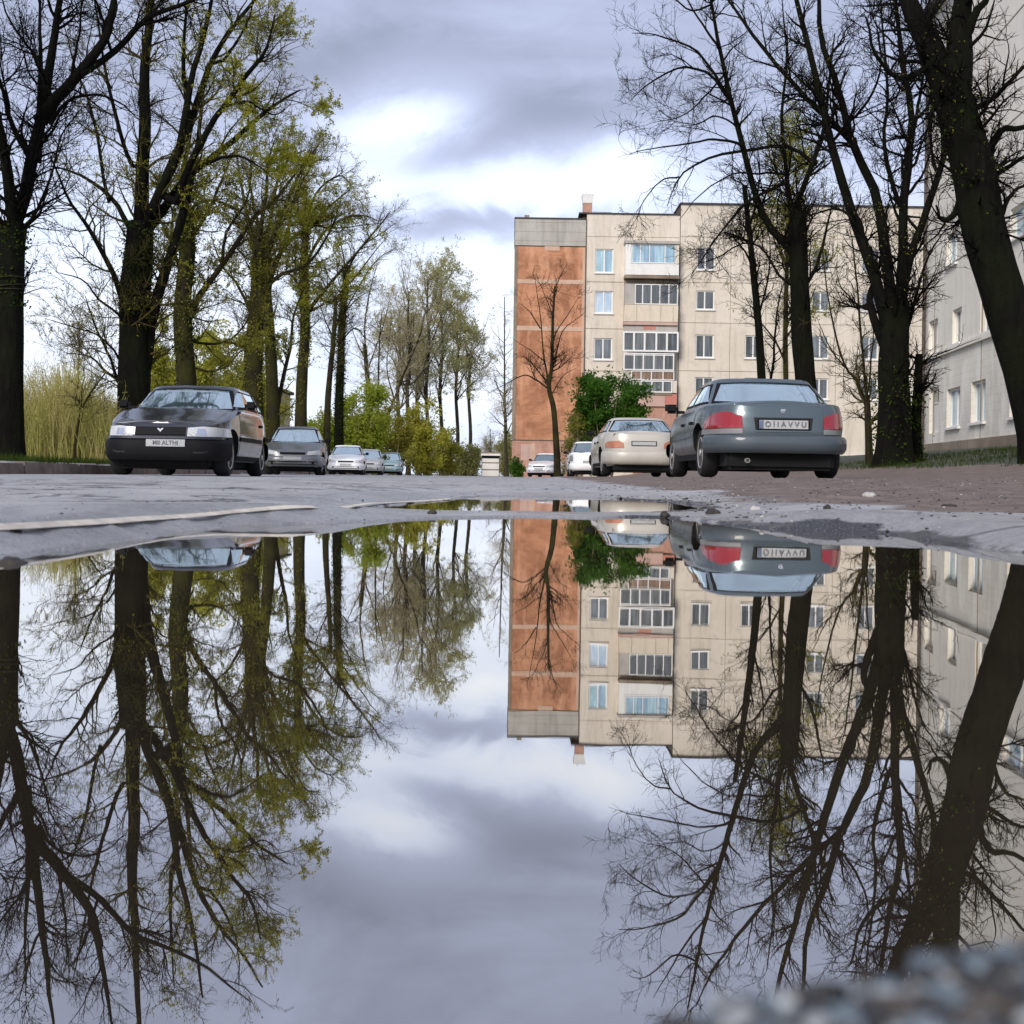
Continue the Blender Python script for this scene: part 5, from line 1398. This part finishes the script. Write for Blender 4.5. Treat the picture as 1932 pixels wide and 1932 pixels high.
def rear_sedan(o,bvh,a,b,p):
    zl,zh=.58,.785
    for s in (-1,1):
        f=patch('tail_light',bvh,'X',-1,[(s*.475,zl),(s*(b-.055),zl)],[(s*.475,zl+.03),(s*.485,zl+.15),(s*.53,zh-.055),(s*.62,zh-.012),(s*.70,zh-.008),(s*(b-.11),zh-.035),(s*(b-.065),zl+.10),(s*(b-.055),zl+.03)],22,8,.014,M['red_lens'],o,.05)
        patch('reflector_strip',bvh,'X',-1,[(s*.475,.515),(s*(b-.05),.515)],[(s*.475,zl-.006),(s*(b-.05),zl-.006)],10,3,.010,M['grey_strip'],o,.03)
    # recess round the plate
    rec=patch('plate_recess',bvh,'X',-1,[(-.325,.545),(.325,.545)],[(-.345,.705),(.345,.705)],7,4,.004,M['rubber'],o,.03)
    patch('recess_rim',bvh,'X',-1,[(-.325,.538),(.325,.538)],[(-.325,.556),(.325,.556)],7,3,.012,p,o,.02)
    plate_on(o,bvh,-1,-.285,.285,.575,.675,'O I I A V V U',True,.012,True,'plate_white',.092)
    # paired leaf badge
    hit=bvh.ray_cast(Vector((-6,0,.79)),Vector((1,0,0)))[0]
    q=MB()
    for s in (-1,1): q.lathe([(.016,hit.x-.002),(.015,hit.x-.010),(.004,hit.x-.013)],'X',(0,s*.013,.793),12)
    for s in (-1,1): q.lathe([(.011,hit.x-.002),(.010,hit.x-.009),(.003,hit.x-.011)],'X',(0,s*.010,.773),12)
    q.build('badge',M['chrome'],o,True)
    patch('shut_line',bvh,'X',-1,[(-b*.93,.490),(b*.93,.490)],[(-b*.93,.503),(b*.93,.503)],16,3,.004,M['rubber'],o,.02)
    q=MB(); q.lathe([(.028,-a+.05),(.028,-a-.03),(.024,-a-.03),(.024,-a+.05)],'X',(0,.42,.20),14); q.build('exhaust',M['rim'],o,True)
M['grey_strip']=paint('grey_strip',(.25,.26,.26),.1,.4)
def rear_cream(o,bvh,a,b,p):
    for s in (-1,1):
        patch('tail_light',bvh,'X',-1,[(s*.42,.60),(s*(b-.10),.60)],[(s*.43,.70),(s*.52,.752),(s*(b-.12),.735),(s*(b-.09),.68)],12,6,.012,M['pink_lens'],o,.05)
    plate_on(o,bvh,-1,-.25,.25,.66,.735,'',False,.012,True)
def rear_hatch(o,bvh,a,b,p):
    for s in (-1,1):
        patch('tail_light',bvh,'X',-1,[(s*(b-.16),.62),(s*(b-.03),.62)],[(s*(b-.15),.86),(s*(b-.05),.86)],6,6,.012,M['grey_strip'],o,.05)
    plate_on(o,bvh,-1,-.25,.25,.52,.62,'',False,.012,True)
def on_road(px,d,base=None): 
    x=P(px,890,d)[0]; return (x,d,gh(x,d))
GL='cars parked along the left kerb'; GR='cars parked along the right verge'
M['p_black']=paint('paint_black',(.050,.052,.055),.75,.2,(.07,.06,.05),.14,1.0)
M['p_silver']=paint('paint_silver',(.20,.21,.22),.5,.3)
M['p_white']=paint('paint_white',(.84,.85,.86),.0,.3,(.55,.53,.50),.18)
M['p_white2']=paint('paint_greywhite',(.45,.47,.48),.1,.35)
M['p_blue']=paint('paint_paleblue',(.30,.45,.50),.1,.32)
M['p_teal']=paint('paint_bluegrey',(.092,.124,.138),.45,.30,(.14,.12,.10),.3)
M['p_cream']=paint('paint_cream',(.52,.49,.43),.15,.35,(.25,.21,.16),.4)
M['bump_teal']=paint('bumper_bluegrey',(.055,.075,.090),.1,.45,(.10,.09,.08),.3)
def place(d,xc,z=None): 
    return (xc,d,gh(xc,d) if z is None else z)
# black hatchback facing us: its nose at d=17
car('black_car','black hatchback parked nose towards us beside the left kerb, with a white number plate','car',(-4.72,18.95,.030),R(-90+1.2),GL,M['p_black'],
    L=3.95,W=1.72,H=1.33,hood_f=.685,hood_c=.93,deck_c=.96,deck_r=.93,xwb=.72,xwt=.05,xrt=-1.25,xrb=-1.80,roofw=.60,glass='car_glass_pale',rw=.295,wx=(1.24,-1.24),
    z0=.21,front=front_hatch,rear=rear_hatch,bump_mat=M['black'],bump_z=(.21,.50),tail='hatch',nplan=5.2,coupe=True)
car('silver_car','dusty silver car nosed in right behind the black hatchback','car',(-6.32,37.6,gh(-6.2,37)),R(-90+6),GL,M['p_silver'],
    L=4.2,W=1.70,H=1.42,hood_f=.66,hood_c=.92,deck_c=.98,deck_r=.95,xwb=.70,xwt=.02,xrt=-1.5,xrb=-1.95,glass='car_glass_pale',z0=.2,front=front_silver,rear=rear_hatch,tail='hatch')
car('white_car','clean white low car facing us in the left row beside the grey wheelie bin','car',(-7.72,60.0,gh(-7.7,58)),R(-90+5),GL,M['p_white'],
    L=4.2,W=1.72,H=1.38,hood_f=.68,hood_c=.90,xwb=.62,xwt=.0,xrt=-1.0,xrb=-1.6,glass='car_glass_pale',front=front_plain,rear=rear_hatch)
car('grey_white_car','greyish white car half hidden behind the white car of the left row','car',(-7.95,71,gh(-7.9,70)),R(-90+4),GL,M['p_white2'],
    L=4.1,W=1.68,H=1.42,glass='car_glass_pale',front=front_plain,rear=rear_hatch,detail=False)
car('blue_car','pale blue car, the last one at the far end of the left row','car',(-7.75,81,gh(-7.7,80)),R(-90+3),GL,M['p_blue'],
    L=4.1,W=1.66,H=1.44,glass='car_glass_pale',front=front_plain,rear=rear_hatch,detail=False)
# right side
car('saloon_car','blue grey saloon seen from behind with red tail lights, nearest on the right verge','car',(3.14,17.1,.122),R(90+.5),GR,M['p_teal'],
    L=4.35,W=1.79,H=1.25,hood_f=.64,hood_c=.84,deck_c=.885,deck_r=.865,xwb=.85,xwt=.15,xrt=-.92,xrb=-1.55,roofw=.61,glass='car_glass_pale',rw=.30,wx=(1.34,-1.26),z0=.285,
    front=front_plain,rear=rear_sedan,bump_mat=M['bump_teal'],bump_z=(.27,.485),nplan=5.0)
car('cream_car','creamy white saloon seen from behind with orange pink tail lights, next along the right verge','car',(2.74,29.2,gh(2.6,27)+.01),R(90+1),GR,M['p_cream'],
    L=4.4,W=1.76,H=1.29,hood_f=.70,hood_c=.90,deck_c=.94,deck_r=.92,xwb=.8,xwt=.1,xrt=-1.0,xrb=-1.6,roofw=.56,glass='car_glass_pale',rw=.29,front=front_plain,rear=rear_cream)
car('white_estate','white estate car partly hidden behind the creamy white saloon','car',(3.15,54,gh(3.1,53)),R(90),GR,M['p_white'],
    L=4.3,W=1.68,H=1.43,hood_c=.92,deck_c=.95,deck_r=.92,xwb=.85,xwt=.2,xrt=-1.75,xrb=-2.02,glass='car_glass',front=front_plain,rear=rear_hatch,tail='hatch')
car('small_white_car','low white and teal car on the road at the left end of the right row','car',(2.0,75,gh(2.0,75)),R(-90-14),GR,M['p_white'],
    L=4.0,W=1.66,H=1.38,glass='car_glass',front=front_plain,rear=rear_hatch,detail=False)
# wheelie bin
def bin_():
    d=50; x=P(594,893,d)[0]; z=gh(x,d)
    o=empty('wheelie_bin',(x,d,z),R(4)); tag(o,'grey wheelie bin with a pale lid between the silver car and the white car','bin')
    q=MB(); 
    lo=[(-.25,-.28),(.25,-.28),(.25,.28),(-.25,.28)]; hi=[(-.29,-.34),(.29,-.34),(.29,.34),(-.29,.34)]
    A=[q.bm.verts.new((p_[0],p_[1],.07)) for p_ in lo]; B=[q.bm.verts.new((p_[0],p_[1],.95)) for p_ in hi]
    q.bm.faces.new(A[::-1]); q.bm.faces.new(B)
    for i in range(4): q.bm.faces.new((A[i],A[(i+1)%4],B[(i+1)%4],B[i]))
    bmesh.ops.bevel(q.bm,geom=q.bm.edges[:],offset=.03,segments=2,affect='EDGES')
    q.build('bin_body',M['bin_grey'],o,True,40)
    q=MB(); q.prism([(-.31,.953),(.31,.953),(.29,1.0),(.18,1.04),(-.18,1.04),(-.29,1.0)],-.37,.36); q.build('lid',M['p_white2'],o)
    for s in (-1,1): MB().lathe([(.09,s*.20),(.10,s*.21),(.10,s*.25),(.09,s*.26)],'X',(0,.26,.10),18).build('wheel',M['rubber'],o)
M['bin_grey']=simple('bin_grey',(.14,.15,.155),.6,.2)
bin_()
# ------------------------------------------------------------------ gravel bank, clods, debris
def stone_mesh(name,r,seed,sub=2,flat=.65):
    bm=bmesh.new(); bmesh.ops.create_icosphere(bm,subdivisions=sub,radius=1.0)
    rg=np.random.default_rng(seed); ph=rg.uniform(0,6,9)
    for v in bm.verts:
        n=v.co.normalized(); k=1+.16*math.sin(n.x*3+ph[0])+.14*math.sin(n.y*4+ph[1])+.12*math.sin(n.z*3.5+ph[2])+.08*math.sin(n.x*7+n.y*5+ph[3])
        v.co=Vector((n.x*k*r*(1+.25*math.sin(ph[4])),n.y*k*r,n.z*k*r*flat))
    me=bpy.data.meshes.new(name); bm.to_mesh(me); bm.free()
    me.polygons.foreach_set('use_smooth',np.ones(len(me.polygons),dtype=bool)); return me
def gravel():
    rg=np.random.default_rng(8)
    bases=[]
    for k in range(6):
        me=stone_mesh('tmp',1.0,200+k,2); V=np.array([v.co[:] for v in me.vertices]); F=np.array([p_.vertices[:] for p_ in me.polygons]); bases.append((V,F)); bpy.data.meshes.remove(me)
    VS=[];FS=[];MI=[];o=0; cnt=0
    for _ in range(26000):
        x=rg.uniform(-.01,.22); y=rg.uniform(.07,.27)
        h=gh(x,y)
        if h<.004: continue
        r=rg.uniform(.0008,.0019) if rg.random()<.88 else rg.uniform(.0016,.0028)
        V,F=bases[rg.integers(6)]
        a=rg.uniform(0,6.28); c,s=math.cos(a),math.sin(a)
        W=V@np.array([[c,s,0],[-s,c,0],[0,0,1]])*r+np.array([x,y,h+r*.25])
        VS.append(W); FS.append(F+o); MI.append(np.full(len(F),rg.choice(4,p=[.28,.38,.14,.20]))); o+=len(V); cnt+=1
        if cnt>9000: break
    me=np_mesh('gravel',np.vstack(VS),np.vstack(FS),True,np.concatenate(MI))
    ms=[]
    for nm,c in (('stone_sky_glint',(.13,.17,.205)),('stone_dark',(.014,.014,.015)),('stone_pale',(.36,.38,.39)),('stone_brown',(.06,.05,.04))):  # the blue stones carry sky glints in their base colour
        ms.append(simple(nm,c,.22,.3,90,.2))
    tag(link('gravel',me,ms),kind='stuff')
gravel()
M['clod']=simple('mud_clod',(.035,.030,.026),.8,.4,40,.4)
M['pale_stone']=simple('pale_stone',(.45,.43,.40),.8,.25,40,.3)
CL=[(1345,968,.016,'clod','black mud clod on the wet asphalt below the blue grey saloon'),
    (1255,972,.012,'clod','small dark clod beside the puddle rim below the saloon left wheel'),
    (1790,955,.011,'clod','dark round clod on the brown earth at the right'),
    (1560,962,.012,'clod','flat dark clod at the muddy border right of the puddle'),
    (24,1066,.016,'clod','dark mossy clod in the puddle shallows at the far left'),
    (388,1012,.010,'pale_stone','pale pebble on the puddle rim under the black hatchback'),
    (815,968,.010,'clod','tiny dark clod on the strip between the two puddles'),
    (1425,960,.009,'pale_stone','pale chip lying on the brown earth'),
    (32,990,.007,'clod','dark crumb on the cream line at the far left'),
    (1640,938,.012,'pale_stone','pale flat stone on the brown earth below the saloon right wheel')]
for k,(px,py,r,mt,lab) in enumerate(CL):
    a,bq=ray(px,py); d=3.0
    for _ in range(60):
        z=gh(a*d,d); dn=(z+.002-EYE)/bq if bq<0 else d
        d=d*.6+.4*max(.5,min(dn,14))
    o=link('clod' if mt=='clod' else 'pebble',stone_mesh('stone',r*max(.8,d/2.6),300+k,3),M[mt]); o.location=(a*d,d,gh(a*d,d)+r*.2)
    tag(o,lab,'stone','stones and clods round the puddle')
def litter():
    rg=np.random.default_rng(12); bases=[]
    for k in range(5):
        me=stone_mesh('tmp',1.0,400+k,1); V=np.array([v.co[:] for v in me.vertices]); F=np.array([p_.vertices[:] for p_ in me.polygons]); bases.append((V,F)); bpy.data.meshes.remove(me)
    VS=[];FS=[];MI=[];o=0
    n=2600; X=np.concatenate([rg.uniform(.45,5,n),rg.uniform(-3,1.0,700)]); Y=np.concatenate([2.3+rg.exponential(3.5,n),1.0+rg.exponential(3.,700)])
    # ragged muddy margin along the water
    m=9000; xe=rg.uniform(-.75,.95,m); ye=rg.uniform(.9,6.6,m)
    s_=np.minimum(sdpoly(xe,ye,PUD),sdpoly(xe,ye,PUD2)); hz=ground_h(xe,ye)
    ok=(hz>-.004)&(hz<.018)&(s_<.22)&(rg.uniform(size=m)<np.where(xe>.25,.6,.18)*(vnoise(xe*6+30,ye*6,5)>.42))
    X=np.concatenate([X,xe[ok]]); Y=np.concatenate([Y,ye[ok]]); rim=np.arange(len(X))>=n+700
    H=ground_h(X,Y)
    for x,y,h,rm in zip(X,Y,H,rim):
        if (h<.006 and not rm) or y>14: continue
        r=rg.uniform(.0015,.0045)*(1+.25*max(0,y-3)**.5)*(1 if x>.3 else .6); r*=(float(np.clip(rg.lognormal(-.45,.5),.3,2.0)) if rm else 1); V,F=bases[rg.integers(5)]
        a=rg.uniform(0,6.28); c,s=math.cos(a),math.sin(a)
        VS.append(V@np.array([[c,s,0],[-s,c,0],[0,0,.7]])*r+np.array([x,y,h+r*.2])); FS.append(F+o); o+=len(V); MI.append(np.full(len(F),0 if rm and rg.random()<.8 else rg.choice(3,p=[.55,.2,.25])))
    me=np_mesh('loose_grit',np.vstack(VS),np.vstack(FS),True,np.concatenate(MI))
    tag(link('loose_grit',me,[M['clod'],M['pale_stone'],simple('grit_brown',(.12,.09,.07),.85,.3,40)]),kind='stuff')
litter()
